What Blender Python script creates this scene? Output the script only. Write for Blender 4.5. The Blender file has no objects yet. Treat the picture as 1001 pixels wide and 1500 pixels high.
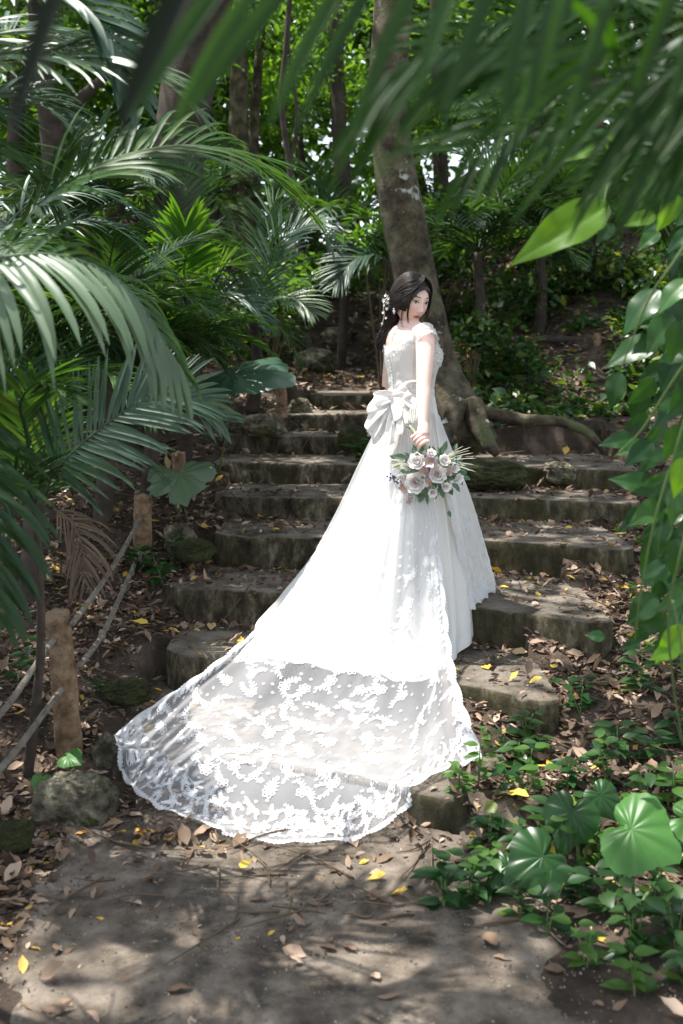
import bpy, math, random
import numpy as np
from mathutils import Vector
rng = np.random.default_rng(7)
random.seed(7)
sc = bpy.context.scene
COL = sc.collection
F = 1600.0; CZ = 1.65; HY = 520.0; HX = 500.5
R = math.radians

def W(px, py, Y):
    return np.array([(px-HX)*Y/F, Y, CZ-(py-HY)*Y/F])
def G(px, py, z):
    Y = F*(CZ-z)/(py-HY)
    return np.array([(px-HX)*Y/F, Y, z])
def nrm(a):
    a = np.asarray(a, float)
    return a/np.maximum(np.linalg.norm(a, axis=-1, keepdims=True), 1e-9)

# ---------------------------------------------------------------- objects
def mkmesh(name, V, quads=None, tris=None, smooth=True):
    V = np.asarray(V, np.float32).reshape(-1, 3)
    me = bpy.data.meshes.new(name)
    nq = 0 if quads is None else len(quads)
    nt = 0 if tris is None else len(tris)
    loops = []
    if nq: loops.append(np.asarray(quads, np.int32).ravel())
    if nt: loops.append(np.asarray(tris, np.int32).ravel())
    loops = np.concatenate(loops)
    starts = np.concatenate([np.arange(nq)*4, nq*4+np.arange(nt)*3]).astype(np.int32)
    me.vertices.add(len(V)); me.vertices.foreach_set('co', V.ravel())
    me.loops.add(len(loops)); me.loops.foreach_set('vertex_index', loops)
    me.polygons.add(nq+nt); me.polygons.foreach_set('loop_start', starts)
    me.update(calc_edges=True); me.validate()
    me.polygons.foreach_set('use_smooth', np.full(len(me.polygons), smooth))
    return me
def link(name, me, mat=None, parent=None):
    o = bpy.data.objects.new(name, me); COL.objects.link(o)
    if mat is not None and me is not None: me.materials.append(mat)
    if parent is not None:
        o.parent = parent
        o.location = -np.array(parent.get('_b', (0, 0, 0)))
    return o
def obj(name, V, quads=None, tris=None, mat=None, parent=None, smooth=True):
    """mesh in world coordinates; re-based on the parent or on its own foot"""
    V = np.asarray(V, float).reshape(-1, 3)
    if parent is not None:
        b = BASE[parent.name]
        me = mkmesh(name, V-b, quads, tris, smooth)
        o = bpy.data.objects.new(name, me); COL.objects.link(o); o.parent = parent
        BASE[o.name] = b
    else:
        b = np.array([(V[:, 0].min()+V[:, 0].max())/2, (V[:, 1].min()+V[:, 1].max())/2, V[:, 2].min()])
        me = mkmesh(name, V-b, quads, tris, smooth)
        o = bpy.data.objects.new(name, me); COL.objects.link(o); o.location = b
        BASE[o.name] = b
    if mat is not None: me.materials.append(mat)
    return o
BASE = {}
def thing(name, base, label, cat, group=None):
    o = bpy.data.objects.new(name, None); COL.objects.link(o)
    o.location = base; BASE[o.name] = np.array(base, float); o.empty_display_size = .1
    return tag(o, label, cat, group)
def tag(o, label, cat, group=None, kind=None):
    o['label'] = label; o['category'] = cat
    if group: o['group'] = group
    if kind: o['kind'] = kind
    return o
def struct(o):
    o['kind'] = 'structure'; return o

class MB:
    def __init__(s): s.V = []; s.Q = []; s.T = []; s.n = 0
    def add(s, V, Q=None, T=None):
        V = np.asarray(V, float).reshape(-1, 3)
        if Q is not None and len(Q): s.Q.append(np.asarray(Q)+s.n)
        if T is not None and len(T): s.T.append(np.asarray(T)+s.n)
        s.V.append(V); s.n += len(V); return s
    def get(s):
        return (np.concatenate(s.V), np.concatenate(s.Q) if s.Q else None, np.concatenate(s.T) if s.T else None)
    def build(s, name, mat, parent=None, smooth=True):
        V, Q, T = s.get()
        return obj(name, V, Q, T, mat, parent, smooth)

# ---------------------------------------------------------------- geometry
def fbm(P, scale=1.0, oct=4, seed=0):
    """cheap smooth pseudo noise, about -1..1"""
    P = np.asarray(P, float)*scale
    r = np.random.default_rng(seed+100)
    out = np.zeros(P.shape[:-1]); amp = 1.; tot = 0
    for o in range(oct):
        acc = 0
        for k in range(4):
            d = nrm(r.normal(size=P.shape[-1])); d2 = nrm(r.normal(size=P.shape[-1]))
            f = r.uniform(.8, 1.3); ph = r.uniform(0, 6.28, 2)
            acc = acc+np.sin((P@d)*f*2+ph[0]+1.3*np.sin((P@d2)*f*1.7+ph[1]))
        out += amp*acc/2.4; tot += amp; amp *= .5; P = P*2.07
    return out/tot
def catmull(P, n):
    P = np.asarray(P, float); m = len(P)
    if m == 2:
        t = np.linspace(0, 1, n)[:, None]; return P[0]*(1-t)+P[1]*t
    Q = np.vstack([2*P[0]-P[1], P, 2*P[-1]-P[-2]])
    L = np.concatenate([[0], np.cumsum(np.linalg.norm(np.diff(P[:, :3], axis=0), axis=1))]); L /= L[-1]
    t = np.linspace(0, 1, n)
    i = np.clip(np.searchsorted(L, t, side='right')-1, 0, m-2)
    u = ((t-L[i])/(L[i+1]-L[i]))[:, None]
    a, b, c, d = Q[i], Q[i+1], Q[i+2], Q[i+3]
    return .5*((2*b)+(-a+c)*u+(2*a-5*b+4*c-d)*u*u+(-a+3*b-3*c+d)*u**3)
def grid_quads(nv, nu, closed=False):
    i = np.arange(nv if closed else nv-1)[:, None]; j = np.arange(nu-1)[None, :]
    a = i*nu+j; b = ((i+1) % nv)*nu+j
    return np.stack([a, b, b+1, a+1], -1).reshape(-1, 4)
def frames(P):
    T = nrm(np.gradient(P, axis=0))
    up = np.array([0, 0, 1.]) if abs(T[0, 2]) < .9 else np.array([0, 1., 0])
    Ns = []; n = nrm(up-T[0]*np.dot(up, T[0]))
    for t in T:
        n = nrm(n-t*np.dot(n, t)); Ns.append(n)
    N = np.array(Ns); return T, N, np.cross(T, N)
def tube(P, r, seg=10, n=None, squash=None, caps=True, rough=0, seed=0, lobes=0, twist=0, up=None):
    """swept tube through P (k,3) with radii r; closed when caps"""
    P = np.asarray(P, float); r = np.atleast_1d(np.asarray(r, float))
    r = np.interp(np.linspace(0, 1, len(P)), np.linspace(0, 1, len(r)), r) if len(r) > 1 else r*np.ones(len(P))
    if n:
        PR = catmull(np.column_stack([P, r]), n); P, r = PR[:, :3], PR[:, 3]
    T, N, B = frames(P)
    a = np.linspace(0, 2*math.pi, seg, endpoint=False)
    k = len(P)
    rr = r[:, None]*np.ones((k, seg))
    if lobes:
        s = np.concatenate([[0], np.cumsum(np.linalg.norm(np.diff(P, axis=0), axis=1))])
        rr = rr*(1+.22*np.abs(np.cos(.5*(lobes*a[None, :]+twist*s[:, None])))-.12)
    V = P[:, None, :]+rr[..., None]*(np.cos(a)[None, :, None]*N[:, None, :]+np.sin(a)[None, :, None]*B[:, None, :])
    if rough:
        V = V+(V-P[:, None, :])*(fbm(V, 1/(np.mean(r)+1e-4)*.8, 3, seed)*rough)[..., None]
    V = V.reshape(-1, 3)
    i = np.arange(k-1)[:, None]; j = np.arange(seg)[None, :]
    A = i*seg+j; Bq = i*seg+(j+1) % seg
    Q = np.stack([A, Bq, Bq+seg, A+seg], -1).reshape(-1, 4)
    Tn = None
    if caps:
        V = np.vstack([V, P[0]-T[0]*r[0]*.3, P[-1]+T[-1]*r[-1]*.3])
        c0, c1 = k*seg, k*seg+1; jj = np.arange(seg); j2 = (jj+1) % seg
        Tn = np.vstack([np.stack([np.full(seg, c0), j2, jj], -1),
                        np.stack([np.full(seg, c1), (k-1)*seg+jj, (k-1)*seg+j2], -1)])
    return V, Q, Tn
def sphere(c, rad, nu=16, nv=10):
    c = np.asarray(c, float); rad = np.asarray(rad, float)*np.ones(3)
    th = np.linspace(0, math.pi, nv+1)[1:-1]; ph = np.linspace(0, 2*math.pi, nu, endpoint=False)
    V = np.stack([np.sin(th)[:, None]*np.cos(ph), np.sin(th)[:, None]*np.sin(ph), np.cos(th)[:, None]*np.ones(nu)], -1).reshape(-1, 3)
    V = np.vstack([V, [0, 0, 1], [0, 0, -1]])
    k = nv-1
    i = np.arange(k-1)[:, None]; j = np.arange(nu)[None, :]
    Q = np.stack([i*nu+j, (i+1)*nu+j, (i+1)*nu+(j+1) % nu, i*nu+(j+1) % nu], -1).reshape(-1, 4)
    jj = np.arange(nu); j2 = (jj+1) % nu
    T = np.vstack([np.stack([np.full(nu, k*nu), jj, j2], -1), np.stack([np.full(nu, k*nu+1), (k-1)*nu+j2, (k-1)*nu+jj], -1)])
    return V*rad+c, Q, T
def stamp(tv, tq, M, L):
    """copies of one template: M (k,3,3) columns = axes*scale, L (k,3)"""
    V = np.einsum('kij,nj->kni', M, tv)+L[:, None, :]
    Q = (np.arange(len(M))*len(tv))[:, None, None]+tq[None]
    return V.reshape(-1, 3), Q.reshape(-1, tq.shape[1])
def leaf_template(nl=4, nw=1, wid=.5, fold=.15, curl=.2, tip=1.0, peak=.4, wav=0, seed=0, veins=0):
    """unit leaf along +y, normal +z; base at the origin. grid (nl+1)x(2nw+1)"""
    t = np.linspace(0, 1, nl+1); s = np.linspace(-1, 1, 2*nw+1)
    e = math.log(.5)/math.log(peak)
    w = np.sin(math.pi*np.clip(t, 0, 1)**e)**(.8)*wid*.5
    w = w*(1-.5*t**2.5); w[0] = .012; w[-1] = .004
    if tip > 1: w = w*(1-(t**6)*.3)
    X = w[:, None]*s[None, :]; Y = t[:, None]*np.ones_like(s)[None]
    Z = np.abs(X)*fold-curl*(t**2)[:, None]+0*s
    if veins: Z = Z+veins*np.sin((Y-np.abs(X)*1.1)*62)*np.clip(np.abs(s)[None]*3, 0, 1)-veins*2*(np.abs(s)[None] < .01)
    if wav: Z = Z+wav*np.sin(t*14+seed)[:, None]*np.abs(s)[None]**2*np.sin(math.pi*t)[:, None]
    V = np.stack([X, Y, Z], -1).reshape(-1, 3)
    return V, grid_quads(nl+1, 2*nw+1)[:, ::-1]
def rand_frames(k, size, up_bias=1.0, rng=rng, tilt=.6):
    """random leaf frames: normals about up, leaf axis random"""
    n = nrm(rng.normal(size=(k, 3))*tilt+np.array([0, 0, up_bias]))
    a = rng.normal(size=(k, 3)); a = nrm(a-n*np.sum(a*n, 1, keepdims=True))
    x = np.cross(a, n)
    s = np.asarray(size)*np.ones(k)
    return np.stack([x, a, n], -1)*s[:, None, None]
def leaflets(P, D, N, L, w, droop, rows=7, rngl=None, curlN=0.0, side=None):
    """strips: P start, D direction, N normal (k,3), L length, w width arrays"""
    k = len(P); L = L*np.ones(k); w = w*np.ones(k); droop = droop*np.ones(k)
    p = P.copy(); d = nrm(D); out = []
    t = np.linspace(0, 1, rows)
    prof = np.array([.35, .85, 1., .97, .85, .6, .06]) if rows == 7 else np.interp(t, [0, .15, .35, .6, .85, 1], [.35, .85, 1, .9, .55, .05])
    for i in range(rows):
        x = nrm(np.cross(d, N)); n = nrm(np.cross(x, d))
        hw = (w*.5*prof[i])[:, None]
        out += [p-x*hw+n*hw*.35, p-n*hw*.1, p+x*hw+n*hw*.35]
        st = (L/(rows-1))[:, None]
        p = p+d*st
        d = nrm(d+np.array([0, 0, -1.])*droop[:, None]*(t[i]*1.4+.25)/(rows-1)+n*curlN/(rows-1))
        N = n
    V = np.stack(out, 1)   # k, rows*3, 3
    q = grid_quads(rows, 3)
    Q = (np.arange(k)*rows*3)[:, None, None]+q[None]
    return V.reshape(-1, 3), Q.reshape(-1, 4)
def frond(pts, n=40, L=.5, w=.03, ang=60, droop=.7, up=(0, 0, 1), lift=.15, t0=.12, seed=0, rr=.008, tipang=25, sides=(-1, 1), rows=7, jit=.06, prof=None, curl=0, missing=0.0):
    r = np.random.default_rng(seed)
    P = catmull(pts, 60)
    up = nrm(np.array(up, float))
    m = MB()
    V, Q, T = tube(P[::3], np.interp(np.linspace(0, 1, 20), [0, 1], [rr, rr*.25]), 6); m.add(V, Q, T)
    t = np.linspace(t0, .995, n)
    Tn = nrm(np.gradient(P, axis=0))
    for sd in sides:
        tt = np.clip(t+r.normal(size=n)*.002, 0, 1)
        if missing: tt = tt[r.random(n) > missing]
        k = len(tt)
        p = np.stack([np.interp(tt, np.linspace(0, 1, 60), P[:, c]) for c in range(3)], -1)
        T_ = nrm(np.stack([np.interp(tt, np.linspace(0, 1, 60), Tn[:, c]) for c in range(3)], -1))
        S = nrm(np.cross(T_, up)); N = nrm(np.cross(S, T_))
        a = np.radians(ang+(tipang-ang)*tt**1.5+r.normal(size=k)*4)[:, None]
        d = T_*np.cos(a)+S*sd*np.sin(a)+N*(lift+r.normal(size=(k, 1))*jit)
        pr = prof if prof is not None else (.55, .95, 1, .8, .35)
        ln = L*np.interp(tt, np.linspace(0, 1, len(pr)), pr)*(1+r.normal(size=k)*.05)
        v, q = leaflets(p, d, N, ln, w*(.6+.4*np.interp(tt, np.linspace(0, 1, len(pr)), pr))*(1+r.normal(size=k)*.12), droop*(1+r.normal(size=k)*.25), rows, curlN=curl)
        m.add(v, q)
    return m

# ---------------------------------------------------------------- materials
def newmat(name):
    m = bpy.data.materials.new(name); m.use_nodes = True
    nt = m.node_tree; nt.nodes.clear()
    return m, nt.nodes, nt.links
def N_(nodes, t, **kw):
    n = nodes.new(t)
    for k, v in kw.items():
        if k in n.inputs: n.inputs[k].default_value = v
        else: setattr(n, k, v)
    return n
def ramp(nodes, stops):
    n = nodes.new('ShaderNodeValToRGB'); e = n.color_ramp.elements
    while len(e) < len(stops): e.new(.5)
    for x, (p, c) in zip(e, stops): x.position = p; x.color = (*c, 1)
    return n
def leafmat(name, c1, c2, rough=.42, tr=.35, tcol=None, spec=.5, veins=0, third=None):
    m, n, l = newmat(name)
    k_ = .70 if name not in ('forest_leaf', 'backlit_leaf', 'taro_leaf', 'bouquet_leaf') else 1.
    c1, c2 = [tuple(v*k_ for v in c) for c in (c1, c2)]
    geo = N_(n, 'ShaderNodeNewGeometry')
    st = [(0, c1), (1, c2)] if third is None else [(0, c1), (.8, c2), (.93, third), (1, third)]
    rp = ramp(n, st); l.new(geo.outputs['Random Per Island'], rp.inputs[0])
    tc = N_(n, 'ShaderNodeTexCoord'); ns = N_(n, 'ShaderNodeTexNoise', Scale=9., Detail=4.)
    l.new(tc.outputs['Object'], ns.inputs['Vector'])
    hs = N_(n, 'ShaderNodeHueSaturation'); l.new(rp.outputs[0], hs.inputs['Color'])
    mp = N_(n, 'ShaderNodeMapRange'); mp.inputs['To Min'].default_value = .75; mp.inputs['To Max'].default_value = 1.25
    l.new(ns.outputs['Fac'], mp.inputs[0]); l.new(mp.outputs[0], hs.inputs['Value'])
    bs = N_(n, 'ShaderNodeBsdfPrincipled', Roughness=rough); bs.inputs['Specular IOR Level'].default_value = spec
    l.new(hs.outputs[0], bs.inputs['Base Color'])
    tb = N_(n, 'ShaderNodeBsdfTranslucent')
    mx = N_(n, 'ShaderNodeMixRGB', blend_type='MULTIPLY'); mx.inputs[0].default_value = 1
    tcol = tcol or (2.6, 2.4, .7)
    mx.inputs[2].default_value = (*tcol, 1); l.new(hs.outputs[0], mx.inputs[1]); l.new(mx.outputs[0], tb.inputs['Color'])
    ms = N_(n, 'ShaderNodeMixShader'); ms.inputs[0].default_value = tr
    l.new(bs.outputs[0], ms.inputs[1]); l.new(tb.outputs[0], ms.inputs[2])
    o = N_(n, 'ShaderNodeOutputMaterial'); l.new(ms.outputs[0], o.inputs[0])
    return m
def surfmat(name, stops, scale=3., rough=.85, bump=.3, bscale=25., detail=6., spots=None, spec=.3, extra=None, bdist=.02):
    """noise-ramp material with bump and optional voronoi/noise patches: spots=(scale, threshold, colour)"""
    m, n, l = newmat(name)
    tc = N_(n, 'ShaderNodeTexCoord')
    ns = N_(n, 'ShaderNodeTexNoise', Scale=scale, Detail=detail, Roughness=.65); l.new(tc.outputs['Object'], ns.inputs['Vector'])
    rp = ramp(n, stops); l.new(ns.outputs['Fac'], rp.inputs[0]); col = rp.outputs[0]
    for (ss, th, c) in (spots or []):
        s = N_(n, 'ShaderNodeTexNoise', Scale=ss, Detail=5., Roughness=.7); l.new(tc.outputs['Object'], s.inputs['Vector'])
        mr = N_(n, 'ShaderNodeMapRange'); mr.inputs['From Min'].default_value = th; mr.inputs['From Max'].default_value = th+.06
        l.new(s.outputs['Fac'], mr.inputs[0])
        mx = N_(n, 'ShaderNodeMixRGB'); mx.inputs[2].default_value = (*c, 1)
        l.new(mr.outputs[0], mx.inputs[0]); l.new(col, mx.inputs[1]); col = mx.outputs[0]
    bs = N_(n, 'ShaderNodeBsdfPrincipled', Roughness=rough); bs.inputs['Specular IOR Level'].default_value = spec
    l.new(col, bs.inputs['Base Color'])
    b2 = N_(n, 'ShaderNodeTexNoise', Scale=bscale, Detail=8., Roughness=.7); l.new(tc.outputs['Object'], b2.inputs['Vector'])
    bp = N_(n, 'ShaderNodeBump', Strength=bump, Distance=bdist); l.new(b2.outputs['Fac'], bp.inputs['Height'])
    l.new(bp.outputs[0], bs.inputs['Normal'])
    o = N_(n, 'ShaderNodeOutputMaterial'); l.new(bs.outputs[0], o.inputs[0])
    return m
def islmat(name, stops, rough=.7, tr=0.0, spec=.3):
    m, n, l = newmat(name)
    geo = N_(n, 'ShaderNodeNewGeometry')
    rp = ramp(n, stops); rp.color_ramp.interpolation = 'LINEAR'; l.new(geo.outputs['Random Per Island'], rp.inputs[0])
    bs = N_(n, 'ShaderNodeBsdfPrincipled', Roughness=rough); bs.inputs['Specular IOR Level'].default_value = spec
    l.new(rp.outputs[0], bs.inputs['Base Color'])
    o = N_(n, 'ShaderNodeOutputMaterial')
    if tr:
        tb = N_(n, 'ShaderNodeBsdfTranslucent'); l.new(rp.outputs[0], tb.inputs['Color'])
        ms = N_(n, 'ShaderNodeMixShader'); ms.inputs[0].default_value = tr
        l.new(bs.outputs[0], ms.inputs[1]); l.new(tb.outputs[0], ms.inputs[2]); l.new(ms.outputs[0], o.inputs[0])
    else: l.new(bs.outputs[0], o.inputs[0])
    return m
def plain(name, c, rough=.5, spec=.5, sss=0, tr=0, alpha=1, bump=0, bscale=80, sheen=0):
    m, n, l = newmat(name)
    bs = N_(n, 'ShaderNodeBsdfPrincipled', Roughness=rough); bs.inputs['Base Color'].default_value = (*c, 1)
    bs.inputs['Specular IOR Level'].default_value = spec
    if sheen: bs.inputs['Sheen Weight'].default_value = sheen
    if bump:
        tc = N_(n, 'ShaderNodeTexCoord'); b2 = N_(n, 'ShaderNodeTexNoise', Scale=float(bscale), Detail=4.)
        l.new(tc.outputs['Object'], b2.inputs['Vector'])
        bp = N_(n, 'ShaderNodeBump', Strength=bump, Distance=.01); l.new(b2.outputs['Fac'], bp.inputs['Height']); l.new(bp.outputs[0], bs.inputs['Normal'])
    out = bs.outputs[0]
    if tr:
        tb = N_(n, 'ShaderNodeBsdfTranslucent'); tb.inputs['Color'].default_value = (*c, 1)
        ms = N_(n, 'ShaderNodeMixShader'); ms.inputs[0].default_value = tr
        l.new(out, ms.inputs[1]); l.new(tb.outputs[0], ms.inputs[2]); out = ms.outputs[0]
    if alpha < 1:
        tp = N_(n, 'ShaderNodeBsdfTransparent')
        ms = N_(n, 'ShaderNodeMixShader'); ms.inputs[0].default_value = alpha
        l.new(tp.outputs[0], ms.inputs[1]); l.new(out, ms.inputs[2]); out = ms.outputs[0]
    o = N_(n, 'ShaderNodeOutputMaterial'); l.new(out, o.inputs[0])
    return m
M = {}
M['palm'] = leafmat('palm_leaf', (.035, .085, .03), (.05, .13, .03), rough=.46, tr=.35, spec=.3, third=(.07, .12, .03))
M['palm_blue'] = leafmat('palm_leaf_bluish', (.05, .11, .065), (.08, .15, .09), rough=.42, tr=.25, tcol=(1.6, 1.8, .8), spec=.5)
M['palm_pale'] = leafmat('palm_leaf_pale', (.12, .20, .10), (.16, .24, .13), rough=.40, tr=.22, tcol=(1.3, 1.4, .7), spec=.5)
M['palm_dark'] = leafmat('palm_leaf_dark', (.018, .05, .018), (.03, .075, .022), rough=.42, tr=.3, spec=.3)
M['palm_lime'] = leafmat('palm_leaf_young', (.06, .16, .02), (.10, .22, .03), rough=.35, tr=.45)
M['leaf_bg'] = leafmat('forest_leaf', (.04, .10, .018), (.09, .18, .035), rough=.4, tr=.5, spec=.4)
M['leaf_canopy'] = leafmat('canopy_leaf', (.04, .09, .02), (.07, .13, .03), rough=.4, tr=.35)
M['leaf_shrub'] = leafmat('shrub_leaf', (.022, .07, .018), (.05, .125, .03), rough=.35, tr=.3, spec=.5, third=(.13, .17, .03))
M['leaf_bright'] = leafmat('bright_leaf', (.07, .17, .03), (.1, .22, .04), rough=.35, tr=.4)
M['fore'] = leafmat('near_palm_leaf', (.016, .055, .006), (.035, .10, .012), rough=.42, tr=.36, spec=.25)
M['shadowy'] = leafmat('shaded_dark_leaf', (.008, .016, .005), (.01, .02, .006), rough=.6, tr=.08, spec=.15)  # shade put into the colour: near-black copy of the dark palm leaf
M['vine'] = leafmat('vine_leaf', (.014, .055, .014), (.03, .095, .024), rough=.32, tr=.28, spec=.3, third=(.04, .11, .025))
M['taro'] = leafmat('taro_leaf', (.05, .15, .03), (.06, .17, .035), rough=.4, tr=.35, spec=.4)
M['taro_blue'] = leafmat('taro_leaf_bluish', (.05, .12, .07), (.06, .14, .08), rough=.35, tr=.2, spec=.5)
M['lime'] = leafmat('backlit_leaf', (.11, .24, .02), (.12, .26, .02), rough=.35, tr=.6, tcol=(2.4, 2.2, .8))  # lit copy of the vine leaf, backlight put into the brighter lime colour
M['stem'] = plain('green_stem', (.09, .15, .04), .5)
M['brownstem'] = plain('brown_stem', (.09, .06, .035), .8)
M['deadpalm'] = islmat('dry_palm_leaf', [(0, (.10, .068, .045)), (1, (.17, .12, .08))], tr=.15)
M['litter'] = islmat('dry_leaves', [(0, (.04, .026, .018)), (.3, (.10, .065, .042)), (.55, (.19, .125, .08)), (.8, (.31, .215, .15)), (.945, (.46, .35, .26)), (.965, (.5, .33, .06)), (1, (.55, .36, .05))], tr=.12)
M['yellow'] = islmat('yellow_leaf', [(0, (.62, .42, .06)), (1, (.7, .5, .1))], tr=.2)
M['orange'] = islmat('orange_leaf', [(0, (.6, .27, .05)), (1, (.6, .3, .07))], tr=.2)
M['ground'] = surfmat('forest_soil', [(.3, (.028, .02, .014)), (.5, (.065, .046, .033)), (.62, (.11, .08, .06)), (.8, (.17, .13, .10))], 5., .95, .8, 45., spots=[(1.2, .6, (.035, .045, .018))], bdist=.03)
M['path'] = surfmat('packed_earth', [(.36, (.05, .04, .03)), (.5, (.13, .105, .08)), (.66, (.24, .20, .16))], 7., .95, .9, 60., spots=[(2.5, .58, (.06, .052, .04))], bdist=.015)
M['bark'] = surfmat('tree_bark', [(.36, (.025, .020, .012)), (.5, (.07, .057, .034)), (.64, (.14, .12, .078))], 9., .9, .7, 40., spots=[(2.2, .57, (.085, .10, .04)), (5.5, .62, (.42, .44, .38))], bdist=.02)
M['bark_dark'] = surfmat('dark_bark', [(.3, (.03, .024, .02)), (.7, (.09, .07, .055))], 8., .9, .7, 40., spots=[(6, .66, (.3, .32, .27))], bdist=.02)
M['wood'] = surfmat('weathered_post', [(.36, (.10, .062, .032)), (.5, (.24, .155, .09)), (.62, (.36, .26, .17))], 14., .9, 1., 70., spots=[(5, .6, (.06, .05, .035))])
M['rope'] = surfmat('old_rope', [(.3, (.08, .07, .055)), (.6, (.19, .17, .14))], 20., .95, .5, 120.)
M['rock'] = surfmat('mossy_rock', [(.36, (.05, .045, .03)), (.5, (.2, .18, .12)), (.62, (.42, .38, .28))], 9., .95, 1., 30., spots=[(2.6, .52, (.07, .085, .025))], bdist=.05)
M['moss'] = surfmat('moss_rock', [(.3, (.022, .024, .01)), (.6, (.065, .075, .022))], 8., .95, 1., 40., spots=[(3, .58, (.13, .11, .08))], bdist=.05)
SUN = nrm(np.array([-.32, .10, 1.0])); EXPO = 1.95
# ---------------------------------------------------------------- terrain and steps
STEPS = [  # z, front edge in photo pixels (unprojected on the step's own level)
 (.151, [(140,1103),(300,1112),(430,1128),(575,1155),(690,1182)]),
 (.315, [(238,960),(400,972),(560,985),(690,1003),(826,1034)]),
 (.485, [(238,862),(410,868),(560,876),(690,888),(905,916)]),
 (.662, [(312,784),(470,788),(700,790),(938,808)]),
 (.797, [(312,727),(500,729),(700,728),(945,738)]),
 (.932, [(306,678),(520,680),(700,683),(800,684),(958,690)]),
 (1.068, [(325,637),(510,639),(600,640),(660,641)]),
 (1.198, [(400,607),(550,606),(655,606)]),
 (1.325, [(455,578),(560,578),(650,578)])]
SF = []
for z, pl in STEPS:
    pts = np.array([G(x, y, z) for x, y in pl]); SF.append((z, catmull(pts, 40)))
def stepz(X, Y, pad=0.0):
    """height of the step surface at X, Y (or -9 off the stairs)"""
    X = np.asarray(X, float); Y = np.asarray(Y, float); out = np.full(np.broadcast(X, Y).shape, -9.)
    for k, (z, c) in enumerate(SF):
        yf = np.interp(X, c[:, 0], c[:, 1]); ok = (X > c[0, 0]-pad) & (X < c[-1, 0]+pad) & (Y > yf-pad)
        yb = np.interp(X, SF[k+1][1][:, 0], SF[k+1][1][:, 1])+.25 if k < 8 else 10.2
        ok &= Y < yb
        out = np.where(ok, np.maximum(out, z), out)
    return out
SY = [0, 3.70, 4.35, 5.0, 5.9, 6.5, 7.2, 7.85, 8.4, 9.0, 11, 14, 30]
SZ = [0, 0.00, .10, .24, .44, .60, .74, .88, 1.02, 1.22, 1.40, 1.6, 2.4]
xlY = [3, 4.2, 4.8, 5.4, 5.9, 7.2, 7.8, 8.4, 9, 12]; xl = [-.85, -.9, -.78, -.82, -.76, -.9, -.85, -.55, -.35, -.5]
xrY = [3, 3.7, 4.2, 4.85, 5.6, 6.5, 7.1, 7.7, 8.5, 12]; xr = [.42, .46, .86, 1.22, 1.58, 1.85, 2.0, .8, .75, .6]
def edgeprof(j):
    ys, zs = [0., SF[0][1][j, 1]-.12], [0., 0.]; pz = 0.
    for z, c in SF:
        y = c[j, 1]; ys += [y-.04, y+.26]; zs += [pz+.03, z+.0]; pz = z
    return ys+[11, 14, 30], zs+[1.42, 1.6, 2.4]
EPL, EPR = edgeprof(0), edgeprof(-1)
def ground(X, Y):
    X = np.asarray(X, float); Y = np.asarray(Y, float)
    s = np.interp(Y+np.clip(.28*(X+.1), -.25, .42)*np.clip((7.5-Y)/1.5, 0, 1), SY, SZ)
    L = np.interp(Y, xlY, xl)-X; Rr = X-np.interp(Y, xrY, xr)
    g = s+0*X
    inside = (stepz(X, Y, -.04) > -5) & (Y < 9.3)
    # left bank
    sl_ = np.interp(Y, *EPL); sr_ = np.interp(Y, *EPR)
    gl = sl_+.02*np.clip((Y-3.5)/.5, 0, 1)+.10*np.clip(L, 0, 3)*np.clip((Y-2.6)/1.2, .25, 1)+np.clip(Y-6.5, 0, 6)*np.clip(L, 0, 4)*.03+np.clip(L-4, 0, 30)*.06
    # right bank: soil beside the steps, hillside behind
    fr = np.clip(Rr, 0, 3); gr = sr_-.045*np.clip((Y-3.75)/.3, 0, 1)+.10*fr*np.clip((Y-3.2)/1.0, 0, 1)+.03*np.clip(Y-6, 0, 6)
    gr = gr+np.clip(Y-8.3, 0, 6)*np.clip(Rr*.6, 0, 1)*.24+.06*np.clip(Rr-3, 0, 30)
    side = (Y > 3.75) & (Y < 9.3)
    g = np.where(side & (X < .1), sl_, g); g = np.where(side & (X >= .1), sr_-.05, g)
    g = np.where(L > 0, gl, g); g = np.where(Rr > 0, gr, g)
    g = np.where(inside, s-.11, g)
    bank = np.clip((Y-11.6)/2.2, 0, 1); bank = bank*bank*(3-2*bank)
    g = g+bank*.7+np.clip(Y-13.8, 0, 20)*.08
    nz = fbm(np.stack([X, Y], -1), .9, 4, 3)
    amp = np.where(inside, .0, .045)+bank*.18+np.clip(np.maximum(L, Rr)-1, 0, 1)*.05
    amp = np.where(Y < 3.7, np.minimum(amp, .012+.05*np.clip(np.maximum(L, Rr), 0, 1)), amp)
    nf = fbm(np.stack([X, Y], -1), 5., 3, 5)*np.where(inside, 0, .016)*np.where((Y < 3.65) & (L < 0) & (Rr < .3), .35, 1)
    g = g+nz*amp+nf
    return np.where(Y < 3.4, np.where(L < .0, np.minimum(g, .02+.3*np.clip(Rr, 0, 1)), g), g)
def surf(X, Y): return np.maximum(ground(X, Y), stepz(X, Y))

def axis(lo, hi, a, b, fine, coarse):
    n = int((b-a)/fine); mid = np.linspace(a, b, n)
    l = a-np.geomspace(fine, a-lo, coarse)[::-1] if a > lo else np.array([])
    h = b+np.geomspace(fine, hi-b, coarse)
    return np.concatenate([l, mid, h])
gx = axis(-120, 120, -3.5, 3.8, .035, 26); gy = axis(-30, 200, 1.8, 11.5, .035, 30)
XX, YY = np.meshgrid(gx, gy, indexing='ij')
ZZ = ground(XX, YY)
struct(obj('ground', np.stack([XX, YY, ZZ], -1), grid_quads(len(gx), len(gy))[:, ::1], None, M['ground']))
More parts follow.
